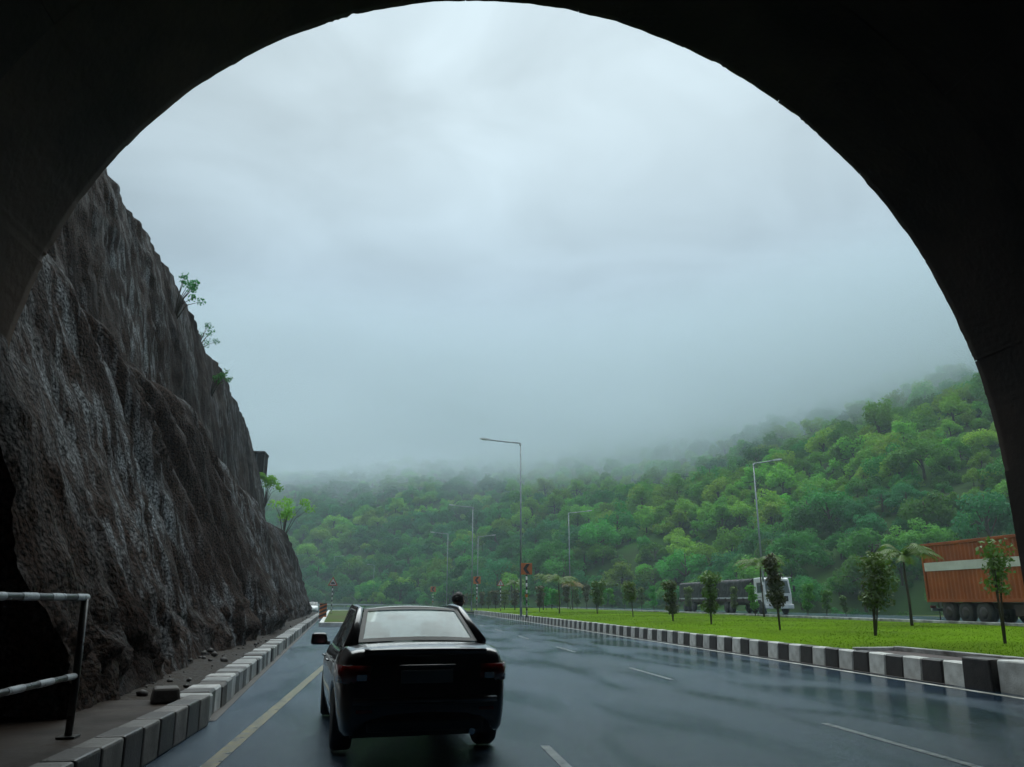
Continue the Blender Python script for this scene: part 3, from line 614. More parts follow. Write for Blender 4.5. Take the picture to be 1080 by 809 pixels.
# ------------------------------------------------------------------ hills: ridge lines given as points, slopes falling away from them
def ridge(pts): return [np.array(at_ray(px, py, d)) for px, py, d in pts]
near = ridge([(470, 628, 215), (545, 596, 218), (610, 540, 224), (680, 488, 234), (750, 442, 248), (830, 402, 262), (905, 368, 276), (980, 338, 292), (1080, 310, 320), (1250, 300, 350), (1600, 330, 380)])
far = ridge([(-150, 520, 520), (60, 490, 510), (200, 478, 500), (330, 452, 490), (420, 440, 470), (500, 434, 450), (570, 430, 435), (650, 420, 425), (750, 420, 420), (900, 400, 440), (1100, 390, 470)])
RD = np.array([(x, y) for y, x in [(a, (interp(LEFT, a)+b)/2) for a, b in RIGHT]])
def tent(X, Y, rd, sl, back, top=104):
    best = np.full(X.shape, -1e3)
    for a, b in zip(rd, rd[1:]):
        ab = b[:2]-a[:2]; t = np.clip(((X-a[0])*ab[0]+(Y-a[1])*ab[1])/(ab@ab), 0, 1)
        qx, qy, qz = a[0]+t*ab[0], a[1]+t*ab[1], a[2]+t*(b[2]-a[2]); d = np.hypot(X-qx, Y-qy)
        front = (np.hypot(X, Y) < np.hypot(qx, qy)); best = np.maximum(best, np.minimum(qz, top)-d*np.where(front, sl, back))
    return best
def hill_z(X, Y):
    nz_ = 9*fbm(X*.012, Y*.012, 0, 4, 81)+3.0*fbm(X*.05, Y*.05, 0, 3, 82)
    h = np.maximum(tent(X, Y, near, .50, .42)+nz_, tent(X, Y, far, .46, .3)+nz_*1.3)
    # gullies cut down the slopes
    h = h-9*np.clip(1-np.abs(fbm(X*.011+3, Y*.004, 0, 2, 91))/.09, 0, 1)*np.clip(h/40, 0, 1)
    d = np.full(X.shape, 1e3)
    for a, b in zip(RD, RD[1:]):
        ab = b-a; t = np.clip(((X-a[0])*ab[0]+(Y-a[1])*ab[1])/(ab@ab), 0, 1); d = np.minimum(d, np.hypot(X-a[0]-t*ab[0], Y-a[1]-t*ab[1]))
    h = np.minimum(h, np.maximum(-3, (d-26)*.42))
    h = np.minimum(h, np.maximum(-3, (X-46)*.55+np.maximum(Y-150, 0)*.5))
    return np.clip(h, -3, 106)
gx = np.linspace(-330, 520, 190); gy = np.linspace(40, 600, 140); GX, GY = np.meshgrid(gx, gy, indexing='ij'); GZ = hill_z(GX, GY)
hill = from_mesh('hills', np_mesh('hills', np.stack([GX, GY, GZ], -1).reshape(-1, 3), grid_faces(190, 140), forest_floor)); tag(hill, 'steep wooded hills rising into the low cloud', kind='structure')
# trees: jittered scatter, nearest 300 as things, the rest as one wood
rng = np.random.default_rng(11)
tx = rng.uniform(-300, 430, 60000); ty = rng.uniform(60, 540, 60000); tz = hill_z(tx, ty)
c_, s__ = math.cos(YAW), math.sin(YAW)
cx_ = tx*c_-ty*s__; cf = tx*s__+ty*c_; dist = np.hypot(tx, ty); elev = np.arctan2(tz-1.5, dist)
pxs = 540+F*cx_/(cf*math.cos(PITCH)+np.maximum(tz-1.5, 0)*math.sin(PITCH))
ok = (tz > .2) & (cf > 60) & (pxs > 265) & (pxs < 1110) & (tz < 100)
tx, ty, tz, dist, pxs, elev = [v[ok] for v in (tx, ty, tz, dist, pxs, elev)]
keep = []; cell = {}
for i in range(len(tx)):
    sp = 3.3 if dist[i] < 260 else 4.2
    kx, ky = int(tx[i]//6), int(ty[i]//6); bad = False
    for a in (-1, 0, 1):
        for b_ in (-1, 0, 1):
            for j in cell.get((kx+a, ky+b_), ()):
                if (tx[i]-tx[j])**2+(ty[i]-ty[j])**2 < sp*sp: bad = True; break
    if not bad: cell.setdefault((kx, ky), []).append(i); keep.append(i)
keep = np.array(keep)
# cull trees standing behind the ridges (nothing of them shows)
vis = []
for i in keep:
    t = np.linspace(.35, .97, 30); hz = hill_z(tx[i]*t, ty[i]*t); line = 1.5+(tz[i]+8-1.5)*t
    vis.append(bool(np.all(hz < line+.5)))
keep = keep[np.array(vis)]
order = keep[np.argsort(dist[keep])]
kindf = fbm(tx*.03, ty*.03, 0, 3, 95)+.35*rng.normal(size=len(tx))*.6+.16*np.clip((tx-20)/60, -1, 1)
KINDS = np.where(kindf > .22, 1, np.where(kindf < -.18, 2, 0))
scl = .36+.85*rng.random(len(tx))**2.0; rot = rng.uniform(0, 6.28, len(tx)); var = rng.integers(0, 3, len(tx))*3+KINDS
TL = ['mid green broadleaf tree on the lower wooded slope', 'pale yellow green broadleaf tree on the lower wooded slope', 'deep green dense tree on the lower wooded slope']
inview = [i for i in order if 325 < pxs[i] < 1072][:300]; first = set(inview)
for i in inview:
    k = int(var[i]); cm, tm = TREES[k]
    t = thing('hillside_tree', TL[k % 3], 'tree', (tx[i], ty[i], tz[i]-.3), rot[i], 'trees nearest on the wooded slope'); t.scale = (scl[i], scl[i], scl[i]*rng.uniform(.85, 1.15))
    from_mesh('crown', cm, t); from_mesh('trunk', tm, t)
rest = np.array([i for i in order if i not in first])
pc = bpy.data.collections.new('forest_tree_kinds')
for k, (cm, tm) in enumerate(TREES):
    bm = bmesh.new(); bm.from_mesh(cm); nf = len(bm.faces); bm.from_mesh(tm); bm.faces.ensure_lookup_table()
    for f in bm.faces[nf:]: f.material_index = 1
    me = bpy.data.meshes.new('far_tree'); bm.to_mesh(me); bm.free(); me.materials.append(cm.materials[0]); me.materials.append(bark)
    pc.objects.link(bpy.data.objects.new('far_tree_%02d' % k, me))
# low scrub between the trunks on the nearer slopes
bi = rng.choice(np.array([i for i in range(len(tx)) if dist[i] < 270]), 2400, replace=True); bx = tx[bi]+rng.normal(0, 4, 2400); by = ty[bi]+rng.normal(0, 4, 2400); bz = hill_z(bx, by)
pme = bpy.data.meshes.new('wood'); pme.from_pydata([(tx[i], ty[i], tz[i]-.3) for i in rest]+[(bx[i], by[i], bz[i]-1.0) for i in range(2400)], [], [])
for nm, ty_, dat in (('tree_kind', 'INT', np.concatenate([var[rest], var[bi]])), ('tree_turn', 'FLOAT', np.concatenate([rot[rest], rot[bi]])), ('tree_size', 'FLOAT', np.concatenate([scl[rest]*np.where(dist[rest] > 300, 1.15, 1.0), scl[bi]*.45]))):
    at = pme.attributes.new(nm, ty_, 'POINT'); at.data.foreach_set('value', np.ascontiguousarray(dat, dtype=np.int32 if ty_ == 'INT' else np.float32))
wood = from_mesh('wood', pme); tag(wood, 'mass of green woodland covering the far hillside up into the mist', 'wood', kind='stuff')
ng = bpy.data.node_groups.new('wood', 'GeometryNodeTree'); ng.interface.new_socket('Geometry', in_out='INPUT', socket_type='NodeSocketGeometry'); ng.interface.new_socket('Geometry', in_out='OUTPUT', socket_type='NodeSocketGeometry')
gn = ng.nodes.new; gl = ng.links.new
gi, go_, ip, ci = gn('NodeGroupInput'), gn('NodeGroupOutput'), gn('GeometryNodeInstanceOnPoints'), gn('GeometryNodeCollectionInfo')
ci.inputs['Collection'].default_value = pc; ci.inputs['Separate Children'].default_value = True; ci.inputs['Reset Children'].default_value = True
def attr(nm, t):
    a = gn('GeometryNodeInputNamedAttribute'); a.data_type = t; a.inputs['Name'].default_value = nm; return a.outputs['Attribute']
gl(gi.outputs[0], ip.inputs['Points']); gl(ci.outputs[0], ip.inputs['Instance']); ip.inputs['Pick Instance'].default_value = True
gl(attr('tree_kind', 'INT'), ip.inputs['Instance Index'])
cb = gn('ShaderNodeCombineXYZ'); gl(attr('tree_turn', 'FLOAT'), cb.inputs['Z']); gl(cb.outputs[0], ip.inputs['Rotation']); gl(attr('tree_size', 'FLOAT'), ip.inputs['Scale']); gl(ip.outputs[0], go_.inputs[0])
wood.modifiers.new('wood', 'NODES').node_group = ng
print('TREES', len(inview), len(rest))
# ------------------------------------------------------------------ saplings, palms, crest trees
def sapling(px, py, top, label, m=leaf_sapling, wd=.30, bare=.25, n=520, stems=4, seed=0, z=None):
    p = ground(px, py, .48); p.z = lawn_at(p.x, p.y)-.02; H = at_ray(px, top, math.hypot(p.x, p.y)).z-p.z
    t = thing('sapling', label, 'sapling', p, 0, 'saplings planted on the median lawn'); r = random.Random(seed+int(px)); b = MB(); blobs = []; ln_ = (r.uniform(-.09, .09)*H, r.uniform(-.09, .09)*H)
    for k in range(stems):
        a = r.random()*6.283; q = wd*H*.28*r.uniform(.4, 1); tp = (q*math.cos(a)+ln_[0], q*math.sin(a)+ln_[1], H*r.uniform(.75, .97))
        b.tube([(.02*math.cos(a), .02*math.sin(a), -.08), (tp[0]*.35, tp[1]*.35, H*.4), tp], [.014*H**.5, .010*H**.5, .004], 6)
        for i in range(3):
            f = bare+(1-bare)*(i+.6)/3.2; blobs.append(((tp[0]*f+r.uniform(-.1, .1)*H*wd, tp[1]*f+r.uniform(-.1, .1)*H*wd, H*f), (H*wd*.30*r.uniform(.6, 1.2), H*wd*.30*r.uniform(.6, 1.2), H*.14*r.uniform(.7, 1.2))))
    b.build('trunk', bark, t, True)
    V, Fq = leaf_cloud(blobs, int(n*1.7), .05*max(1, H/2.4)+.0008*p.y, seed+int(px), .2, .2)
    from_mesh('crown', np_mesh('crown', V, Fq, m, False), t)
    return t
sapling(1060, 679, 572, 'thin bare stemmed sapling standing in front of the orange container', leaf_sapling, .40, .5, 330, 6, 1)
sapling(923, 670, 584, 'full bushy sapling on open lawn left of the orange container', leaf_sapling, .46, .32, 900, 6, 2)
sapling(992, 655, 594, 'small dark sapling in front of the left end of the orange container', leaf_mid, .40, .35, 520, 3, 3)
sapling(823, 664, 585, 'tall russet leaved sapling in front of the white truck cab', leaf_russet, .33, .3, 900, 4, 4)
sapling(852, 650, 614, 'short green sapling just right of the white truck cab', leaf_mid, .46, .15, 520, 4, 5)
sapling(797, 650, 616, 'short sapling hiding the side of the white truck cab', leaf_mid, .40, .2, 460, 4, 6)
sapling(750, 658, 602, 'bushy sapling in front of the gap between the truck trailers', leaf_sapling, .48, .18, 900, 5, 7)
sapling(710, 655, 611, 'bushy sapling just left of the black tarpaulin trailer', leaf_sapling, .50, .15, 850, 5, 8)
sapling(690, 644, 617, 'small sapling far back left of the tarpaulin trailer', leaf_mid, .42, .15, 420, 3, 9)
sapling(668, 651, 614, 'single stemmed sapling in the middle of the lawn', leaf_sapling, .60, .45, 520, 3, 10)
sapling(659, 643, 618, 'small sapling behind the single stemmed one mid lawn', leaf_mid, .42, .2, 400, 3, 11)
sapling(630, 648, 612, 'wide twin stemmed sapling right of the palms', leaf_sapling, .52, .25, 640, 5, 12)
sapling(619, 643, 617, 'slim sapling left of the wide twin stemmed one', leaf_russet, .42, .3, 420, 3, 13)
sapling(638, 643, 620, 'slim sapling right of the wide twin stemmed one', leaf_mid, .42, .2, 400, 3, 14)
sapling(569, 645, 617, 'sapling just right of the tall lamp post and arrow sign', leaf_russet, .50, .2, 560, 4, 15)
sapling(582, 643, 621, 'small sapling left of the first palm', leaf_mid, .5, .25, 420, 3, 16)
sapling(599, 643, 616, 'sapling under the orange tinted palm crown', leaf_russet, .42, .25, 420, 3, 17)
for i, (px, tp, lb) in enumerate(((543, 621, 'first sapling left of the tall lamp post'), (532, 622, 'second sapling left of the tall lamp post'), (523, 622, 'third sapling left of the tall lamp post'), (515, 624, 'fourth sapling left of the tall lamp post'), (508, 624, 'fifth sapling left of the tall lamp post'), (497, 626, 'sixth sapling left of the tall lamp post'), (490, 626, 'farthest sapling of the row, beside the person'))):
    sapling(px, 643.2-.35*i, tp, lb, (leaf_russet, leaf_sapling)[i % 2], .50, .2, 380, 3, 30+i)
for px, py, tp, lb in ((556, 644, 622, 'slim sapling directly behind the arrow sign post'), (576, 643.4, 619, 'slim sapling between the two small ones right of the arrow sign'), (588, 643, 622, 'low sapling tucked behind the first palm stem'), (609, 643.2, 619, 'slim sapling right of the orange tinted palm'),
        (646, 643, 620, 'small sapling midway between the twin stemmed and single stemmed saplings'), (677, 643.4, 619, 'small sapling right of the single stemmed one mid lawn'), (727, 646, 618, 'slim sapling before the rear end of the tarpaulin trailer'), (775, 648, 618, 'slim sapling before the front tarpaulin body'), (872, 649, 622, 'low sapling left of the full bushy one'), (893, 650, 628, 'tiny sapling close to the full bushy one')):
    sapling(px, py, tp, lb, leaf_sapling if int(px) % 2 else leaf_mid, .46, .2, 420, 3, 60)
def palm(px, py, top, spread, label, m, seed):
    p = ground(px, py, .48); p.z = lawn_at(p.x, p.y)-.02; H = at_ray(px, top, math.hypot(p.x, p.y)).z-p.z; dd = math.hypot(p.x, p.y)
    t = thing('palm', label, 'palm', p, 0, 'young palms on the median lawn'); r = random.Random(seed); W_ = spread*dd/F/2
    MB().tube([(0, 0, -.1), (.02, 0, H*.3), (-.02, .01, H*.62), (.0, 0, H*.86)], [.07, .055, .05, .035], 8).build('trunk', bark, t, True)
    for k in range(17):
        a = 6.283*k/17+r.uniform(-.2, .2); ln = W_*r.uniform(.8, 1.1); b = MB(); rise = H*.14*r.uniform(.3, 1.6); sp = []
        for i in range(9):
            f = i/8; sp.append(Vector((math.cos(a)*ln*f, math.sin(a)*ln*f, H*.85+rise*math.sin(f*2.3)-ln*.28*f*f)))
        b.tube(sp, [.014]*8+[.004], 4, False); side = Vector((-math.sin(a), math.cos(a), 0))
        for i in range(1, 9):
            for h in (0, .5):
                q = sp[i-1].lerp(sp[i], h); d = (sp[i]-sp[i-1]).normalized(); l_ = ln*.34*math.sin(.35+2.5*i/9)
                for s_ in (-1, 1):
                    tip = q+side*s_*l_*.8+d*l_*.55-Vector((0, 0, l_*.35)); n0 = len(b.v); b.v += [tuple(q-d*.05), tuple(q+d*.06), tuple(tip)]; b.f.append((n0, n0+1, n0+2))
        b.build('frond', m, t, False, fix=False)
palm(962, 661, 574, 62, 'palm with drooping yellow green fronds left of the orange container', frond_m, 1)
palm(806, 651, 586, 50, 'yellow green palm behind the russet sapling by the truck cab', frond_m, 2)
palm(590, 647, 606, 40, 'young palm with arching fronds right of the arrow sign', frond_m, 3)
palm(604, 643.5, 612, 26, 'orange tinted palm at the right of the palm pair', frond_r, 4)
palm(543, 643.5, 611, 24, 'distant yellow palm just left of the tall lamp post', frond_m, 5)
palm(573, 643.5, 606, 22, 'slender distant palm just right of the arrow sign', frond_m, 6)

def shrub(p, H, Wd, label, n, m, name='crest_tree', seed=0, leafs=.07, lean=(0, 0), group=None, cat='tree'):
    t = thing(name, label, cat, p, 0, group); r = random.Random(seed); b = MB(); blobs = []
    for k in range(9):
        a = r.random()*6.283; q = Wd*r.uniform(.2, 1); tp = Vector((q*math.cos(a)+lean[0]*H, q*math.sin(a)+lean[1]*H, H*r.uniform(.45, 1)))
        b.tube([(0, 0, -.6), tuple(tp*.45+Vector((0, 0, .1*H))), tuple(tp)], [.05, .03, .008], 5); blobs.append((tuple(tp), (Wd*.34, Wd*.34, H*.12)))
    b.build('trunk', bark, t, True); V, Fq = leaf_cloud(blobs, n, leafs, seed, .1, .4); from_mesh('crown', np_mesh('crown', V, Fq, m, False), t)
def crest_pt(px, py):                                 # point of the cliff mesh that projects closest to a pixel
    q = P-np.array([0, 0, CAM_H]); x = q[:, 0]*c_-q[:, 1]*s__; f = q[:, 0]*s__+q[:, 1]*c_
    d = f*math.cos(PITCH)+q[:, 2]*math.sin(PITCH); uu = -f*math.sin(PITCH)+q[:, 2]*math.cos(PITCH)
    e_ = (540+F*x/d-px)**2+(404.5-F*uu/d-py)**2; e_[d < 5] = 1e9; return Vector(P[int(np.argmin(e_))])
for px, py, H, Wd, lb in ((183, 332, 2.2, .8, 'topmost spindly tree leaning out from the cliff crest'), (205, 375, 2.6, 1.0, 'middle spindly tree leaning out from the cliff crest'), (222, 413, 1.8, .8, 'lowest spindly tree leaning out from the cliff crest')):
    shrub(crest_pt(px, py), H, Wd, lb, 300, leaf_deep, seed=px, leafs=.09, lean=(.35, 0), group='trees on the cliff crest')
for px, py, H, Wd, lb in ((284, 530, 3.2, 1.6, 'yellowish bush at the far end of the cliff top'), (299, 562, 3.8, 2.2, 'larger green bush hanging below the far end of the cliff')):
    shrub(crest_pt(px, py), H, Wd, lb, 520, leaf_pale, 'cliff_bush', seed=px, leafs=.17, lean=(.2, 0), cat='bush', group='bushes at the cliff end')

# ------------------------------------------------------------------ lamp posts
def lamp(px, topy, dist, arm, label, hgt=None):
    p = at_dist(px, dist); z0 = .38 if dist < 125 else -.05; H = at_ray(px, topy, dist).z-z0
    t = thing('street_lamp', label, 'street lamp', (p.x, p.y, z0), 0, 'street lamps along the road'); sx = -1 if arm < 0 else 1; al = abs(arm)
    dx = Vector((c_, -s__, 0))*sx
    MB().tube([(0, 0, 0), (0, 0, H*.5), (0, 0, H)], [.10, .075, .05], 10).build('pole', galv, t, True)
    MB().tube([(0, 0, -.03), (0, 0, .06)], .24, 10).build('base_plate', galv, t); MB().box((0, -.12, .9), (.12, .05, .4)).build('service_door', galv, t, bev=.01)
    MB().tube([(0, 0, H-.25), tuple(dx*.12+Vector((0, 0, H-.02))), tuple(dx*al*.5+Vector((0, 0, H+.10))), tuple(dx*(al-.3)+Vector((0, 0, H+.25)))], [.065, .06, .055, .05], 8).build('arm', galv, t, True)
    hd = thing_part = MB()
    e0 = dx*(al-.42)+Vector((0, 0, H+.24)); e1 = dx*(al+.42)+Vector((0, 0, H+.34)); sd_ = Vector((dx.y, -dx.x, 0))
    rings = []
    for f, wv, hv in ((0, .07, .06), (.2, .14, .09), (.7, .16, .09), (1, .08, .04)):
        c = e0.lerp(e1, f); rings.append([c-sd_*wv-Vector((0, 0, hv*.5)), c+sd_*wv-Vector((0, 0, hv*.5)), c+sd_*wv*.7+Vector((0, 0, hv)), c-sd_*wv*.7+Vector((0, 0, hv)), c-sd_*wv-Vector((0, 0, hv*.5))])
    hd.quadgrid(rings); h = hd.build('lamp_head', lamp_m, t)
    c = e0.lerp(e1, .5)-Vector((0, 0, .06)); MB().box((c.x, c.y, c.z), (.34, .2, .03), math.atan2(dx.y, dx.x)).build('lens', clear_lens, h)
lamp(549.5, 467, 63, -2.9, 'nearest tall street lamp beside the arrow sign, arm reaching left')
lamp(497.5, 535, 109, -2.9, 'second left armed street lamp, rising beyond the person')
lamp(471, 563, 150, -2.9, 'slim left armed street lamp rising above the black car roof')
lamp(393, 596, 285, -2.2, 'small far lamp post above the left of the black car')
lamp(350, 587, 330, 3.4, 'faint far street lamp behind the left triangular sign')
lamp(326, 602, 360, -1.5, 'faint lamp post beside the end of the cliff')
lamp(374, 577, 360, 1.0, 'thin faint pole high against the far left slope')
lamp(806.5, 488, 71, 2.1, 'right armed street lamp behind the white truck cab')
lamp(601.5, 541, 112, 2.9, 'right armed street lamp above the palms')
lamp(503.5, 566, 155, 3.0, 'far right armed street lamp standing right behind the second left armed one')

# ------------------------------------------------------------------ signs
def banded_post(t, H, r=.045):
    p = MB().tube([(0, 0, -.1), (0, 0, H)], r, 10).build('post', sign_white, t, True); k = int(H/.25)
    for i in range(0, k, 2): MB().tube([(0, 0, i*.25), (0, 0, i*.25+.25)], r+.004, 10).build('black_band', ink, p, True)
def facing(p): return math.atan2(-p.x, p.y)-math.pi*0
def chevron(px, cy, size, dist, label):
    p = at_dist(px, dist); z0 = .38 if dist < 125 else -.05; zc = at_ray(px, cy, dist).z; t = thing('arrow_sign', label, 'road sign', (p.x, p.y, z0), facing(p), 'left arrow chevron signs'); H = zc-z0; s = size/2
    banded_post(t, H-s*.5, .06); MB().box((0, -.09, H), (size, .03, size)).build('board', sign_orange, t, bev=.01)
    c = MB().prism([(x*s, H+z*s) for x, z in ((.62, .86), (.02, 0), (.62, -.86), (.0, -.86), (-.62, 0), (.0, .86))], -.116, -.107); o = c.build('chevron', ink, t)
    MB().box((-.16*s*0-.02, -.1, 1.55), (.2, .012, .22)).build('reflector', amber_lens, t)
chevron(555.5, 600, .85, 62, 'red and black left arrow sign on banded post beside the tall lamp')
chevron(502.8, 612, .95, 108, 'middle left arrow sign above the sapling row')
chevron(456.5, 621.5, .95, 150, 'small far left arrow sign over the black car roof')
def tri_sign(px, cy, size, dist, z0, label, style):
    p = at_dist(px, dist); zc = at_ray(px, cy, dist).z; t = thing('warning_sign', label, 'road sign', (p.x, p.y, z0), facing(p)); H = zc-z0; s = size
    banded_post(t, H, .05); tri = lambda k, dz=0: [(-.5*s*k, -.29*s*k+dz), (.5*s*k, -.29*s*k+dz), (0, .58*s*k+dz)]
    MB().prism([(x, H+z) for x, z in tri(1)], -.10, -.075).build('border', sign_red, t); MB().prism([(x, H+z) for x, z in tri(.68)], -.106, -.101).build('panel', sign_white, t)
    if style: MB().prism([(x*s, H+z*s) for x, z in ((-.2, -.13), (.2, -.13), (.2, -.05), (.1, .06), (-.1, .06), (-.2, -.05))], -.112, -.107).build('pictogram', ink, t)
    else: MB().prism([(x*s, H+z*s) for x, z in ((-.05, -.14), (.05, -.14), (.03, .2), (-.03, .2))], -.112, -.107).build('pictogram', ink, t)
tri_sign(350, 614.5, 1.15, 96, 0, 'red bordered triangular warning sign on banded post by the left kerb end', 1)
tri_sign(528, 615.5, .95, 100, .38, 'small pale triangular warning sign between the median saplings', 0)
p = ground(340, 654, 0); t = thing('hazard_marker', 'orange and black diagonally striped marker board at the far kerb', 'marker board', (p.x, p.y, 0), facing(p))
for s_ in (-.2, .2): MB().tube([(s_, 0, -.1), (s_, 0, .5)], .035, 8).build('leg', galv, t, True)
MB().box((0, -.05, .75), (.62, .03, 1.25)).build('board', sign_orange, t, bev=.01)
for i in range(4):
    z = .22+i*.32; MB().prism([(-.30, z), (-.30, z+.15), (.30, z+.40 if z+.40 < 1.36 else 1.36), (.30, z+.22)], -.075, -.067).build('stripe', ink, t)
p = at_dist(365.5, 300); t = thing('direction_board', 'dark green road direction board far beyond the left warning sign', 'sign board', (p.x, p.y, -.05), facing(p))
for s_ in (-1.6, 1.6): MB().tube([(s_, 0, 0), (s_, 0, 5.2)], .1, 8).build('post', galv, t, True)
zc = at_ray(365, 622, 300).z; MB().box((0, -.15, zc), (4.6, .08, 2.4)).build('board', sign_green, t, bev=.02)
# crash barrier round the outside of the far bend
t = thing('crash_barrier', 'pale steel crash barrier round the far left bend', 'crash barrier', (0, 0, 0)); pts = []
for y in np.linspace(205, 325, 26): pts.append(Vector((interp(RIGHT, y)+.9, y, 0)))
prof = [(-.02, .42), (.05, .48), (-.02, .58), (.05, .68), (-.02, .74)]
nrm = [(pts[min(i+1, 25)]-pts[max(i-1, 0)]).normalized().cross(Vector((0, 0, 1))) for i in range(26)]
MB().quadgrid([[tuple(p+n_*a*2-n_*.15+Vector((0, 0, h*1.25))) for a, h in prof] for p, n_ in zip(pts, nrm)]).build('beam', lamp_m, t)
for p in pts[::2]: MB().box((p.x, p.y, .42), (.12, .12, .95)).build('post', galv, t)

# ------------------------------------------------------------------ cars
def wheel_meshes(r, wd):
    ty = MB().lathe([(-wd/2, r*.62), (-wd/2, r*.93), (-wd/2+.03, r), (wd/2-.03, r), (wd/2, r*.93), (wd/2, r*.62)], 28).mesh('tyre', rubber, True)
    rm = MB().lathe([(-wd*.3, r*.60), (wd*.42, r*.62), (wd*.45, r*.56), (wd*.30, r*.5), (wd*.28, r*.16), (wd*.36, r*.12)], 20); 
    for k in range(5):
        a = 6.283*k/5; rm.tube([(wd*.3, 0.05*math.cos(a), .05*math.sin(a)), (wd*.36, r*.56*math.cos(a), r*.56*math.sin(a))], .028, 6)
    return ty, rm.mesh('rim', rim_m)
def car(name, label, loc, rotz, paint, hatch=False, glass_r=None, dims=(.89, 4.45)):
    t = thing(name, label, 'car', loc, rotz); W2, LN = dims; h0 = -LN/2; h1 = LN/2; gl_ = glass_r or glass
    wr = .315; ay = (h0+.86, h1-.84)
    # lower body: stations rear -> front: y, half width, top z, bottom z, crown
    deck = 1.04 if not hatch else 1.0
    st = [(h0, .72, .62, .44, .0), (h0+.02, .84, .70 if not hatch else .85, .30, .0), (h0+.07, .90, deck-.05, .24, .0), (h0+.13, .935, deck-.005, .22, .012), (h0+.28, .96, deck+.005, .2, .02),
          (h0+.42, .975, deck+.02, .2, .03), (h0+.60, .985, deck+.02, .2, .03), (h0+.86, .99, deck+.0, .2, .03), (h0+1.12, .995, .99, .2, .03), (h0+1.35, 1, .975, .2, .03), (0, 1, .955, .19, .0), (h1-1.35, .995, .95, .2, .02),
          (h1-1.10, .99, .965, .2, .04), (h1-.84, .985, .93, .2, .05), (h1-.58, .97, .88, .2, .05), (h1-.35, .93, .82, .2, .04), (h1-.15, .85, .74, .22, .03), (h1-.04, .74, .64, .28, .0), (h1, .60, .56, .36, 0)]
    ystat = sorted(set([round(s[0], 3) for s in st]+[round(a+wr*1.16*math.cos(q), 3) for a in ay for q in np.linspace(0, math.pi, 9)]))
    g = lambda k, y: float(np.interp(y, [s[0] for s in st], [s[k] for s in st]))
    rows = []
    for y in ystat:
        w = W2*g(1, y); zt = g(2, y); zb = g(3, y); cr = g(4, y); arch = zb
        for a in ay:
            if abs(y-a) < wr*1.16+1e-3: arch = max(arch, wr+math.sqrt(max((wr*1.16)**2-(y-a)**2, 0))*.98)
        arch = min(arch, zt-.18); mid = max((zb+zt)*.52, arch+.05)
        half = [(w*.86, arch+.02), (w*.97, arch), (w*1.0, mid-.03), (w*.995, mid+.06), (w*.965, zt-.13), (w*.93, zt-.035), (w*.87, zt), (w*.5, zt+cr*.8), (0, zt+cr)]
        rows.append([(x, y, z) for x, z in half]+[(-x, y, z) for x, z in half[-2::-1]])
    b = MB().quadgrid(rows); nn = len(rows[0]); b.f.append(tuple(range(nn))); b.f.append(tuple((len(rows)-1)*nn+i for i in range(nn)))
    body = b.build('body', paint, t, True, sub=1)
    MB().box((0, 0, .26), (W2*1.6, LN-.5, .12)).build('floor_pan', plastic, t)
    # greenhouse
    rb, rtp = (h0+.62, h0+1.30) if not hatch else (h0+.10, h0+.55)
    fb, ft = h1-1.15, h1-1.90
    zr, zf = deck+.035, .99; zroof = 1.445
    xb, xt, xf, xft = .655, .56, .67, .56
    def patch(c00, c10, c11, c01, bulge, n=8, m=5, nrm=(0, 0, 1)):
        c = [Vector(q) for q in (c00, c10, c11, c01)]; nv = Vector(nrm); P_ = []
        for j in range(m+1):
            v = j/m; P_.append([tuple(c[0].lerp(c[1], i/n).lerp(c[3].lerp(c[2], i/n), v)+nv*bulge*(1-(2*i/n-1)**2)*(1 if m == 1 else (.55+.45*(1-(2*v-1)**2)))) for i in range(n+1)])
        return P_
    roof = MB().quadgrid(patch((-xt, rtp, zroof-.035), (xt, rtp, zroof-.035), (xft, ft, zroof-.025), (-xft, ft, zroof-.025), .055, 10, 8))
    rf = roof.build('roof', paint, t, True); sm = rf.modifiers.new('solid', 'SOLIDIFY'); sm.thickness = .03; sm.offset = -1
    MB().quadgrid(patch((-xb, rb, zr), (xb, rb, zr), (xt-.02, rtp-.01, zroof-.035), (-xt+.02, rtp-.01, zroof-.035), .05, 10, 6, (0, -.6, .6))).build('rear_window', gl_, t, True)
    MB().quadgrid(patch((-xf, fb, zf), (xf, fb, zf), (xft-.02, ft+.01, zroof-.03), (-xft+.02, ft+.01, zroof-.03), .06, 10, 6, (0, .6, .6))).build('windscreen', glass_clear if gl_ is glass else gl_, t, True)
    # dark ceramic border round the rear window
    bo = MB(); q0 = patch((-xb, rb, zr), (xb, rb, zr), (xt-.02, rtp-.01, zroof-.035), (-xt+.02, rtp-.01, zroof-.035), .055, 10, 6, (0, -.6, .6))
    off = Vector((0, -.006, .006)); e = lambda p_, q_, f: tuple(Vector(p_).lerp(Vector(q_), f)+off)
    bo.quadgrid([[e(q, q, 0) for q in q0[0]], [e(q, q2, .55) for q, q2 in zip(q0[0], q0[1])]]); bo.quadgrid([[e(q, q, 0) for q in q0[-1]], [e(q, q2, .45) for q, q2 in zip(q0[-1], q0[-2])]])
    bo.quadgrid([[e(r_[0], r_[0], 0), e(r_[0], r_[1], .42)] for r_ in q0]); bo.quadgrid([[e(r_[-1], r_[-1], 0), e(r_[-1], r_[-2], .42)] for r_ in q0]); bo.build('window_border', plastic, t, True)
    yb = .02
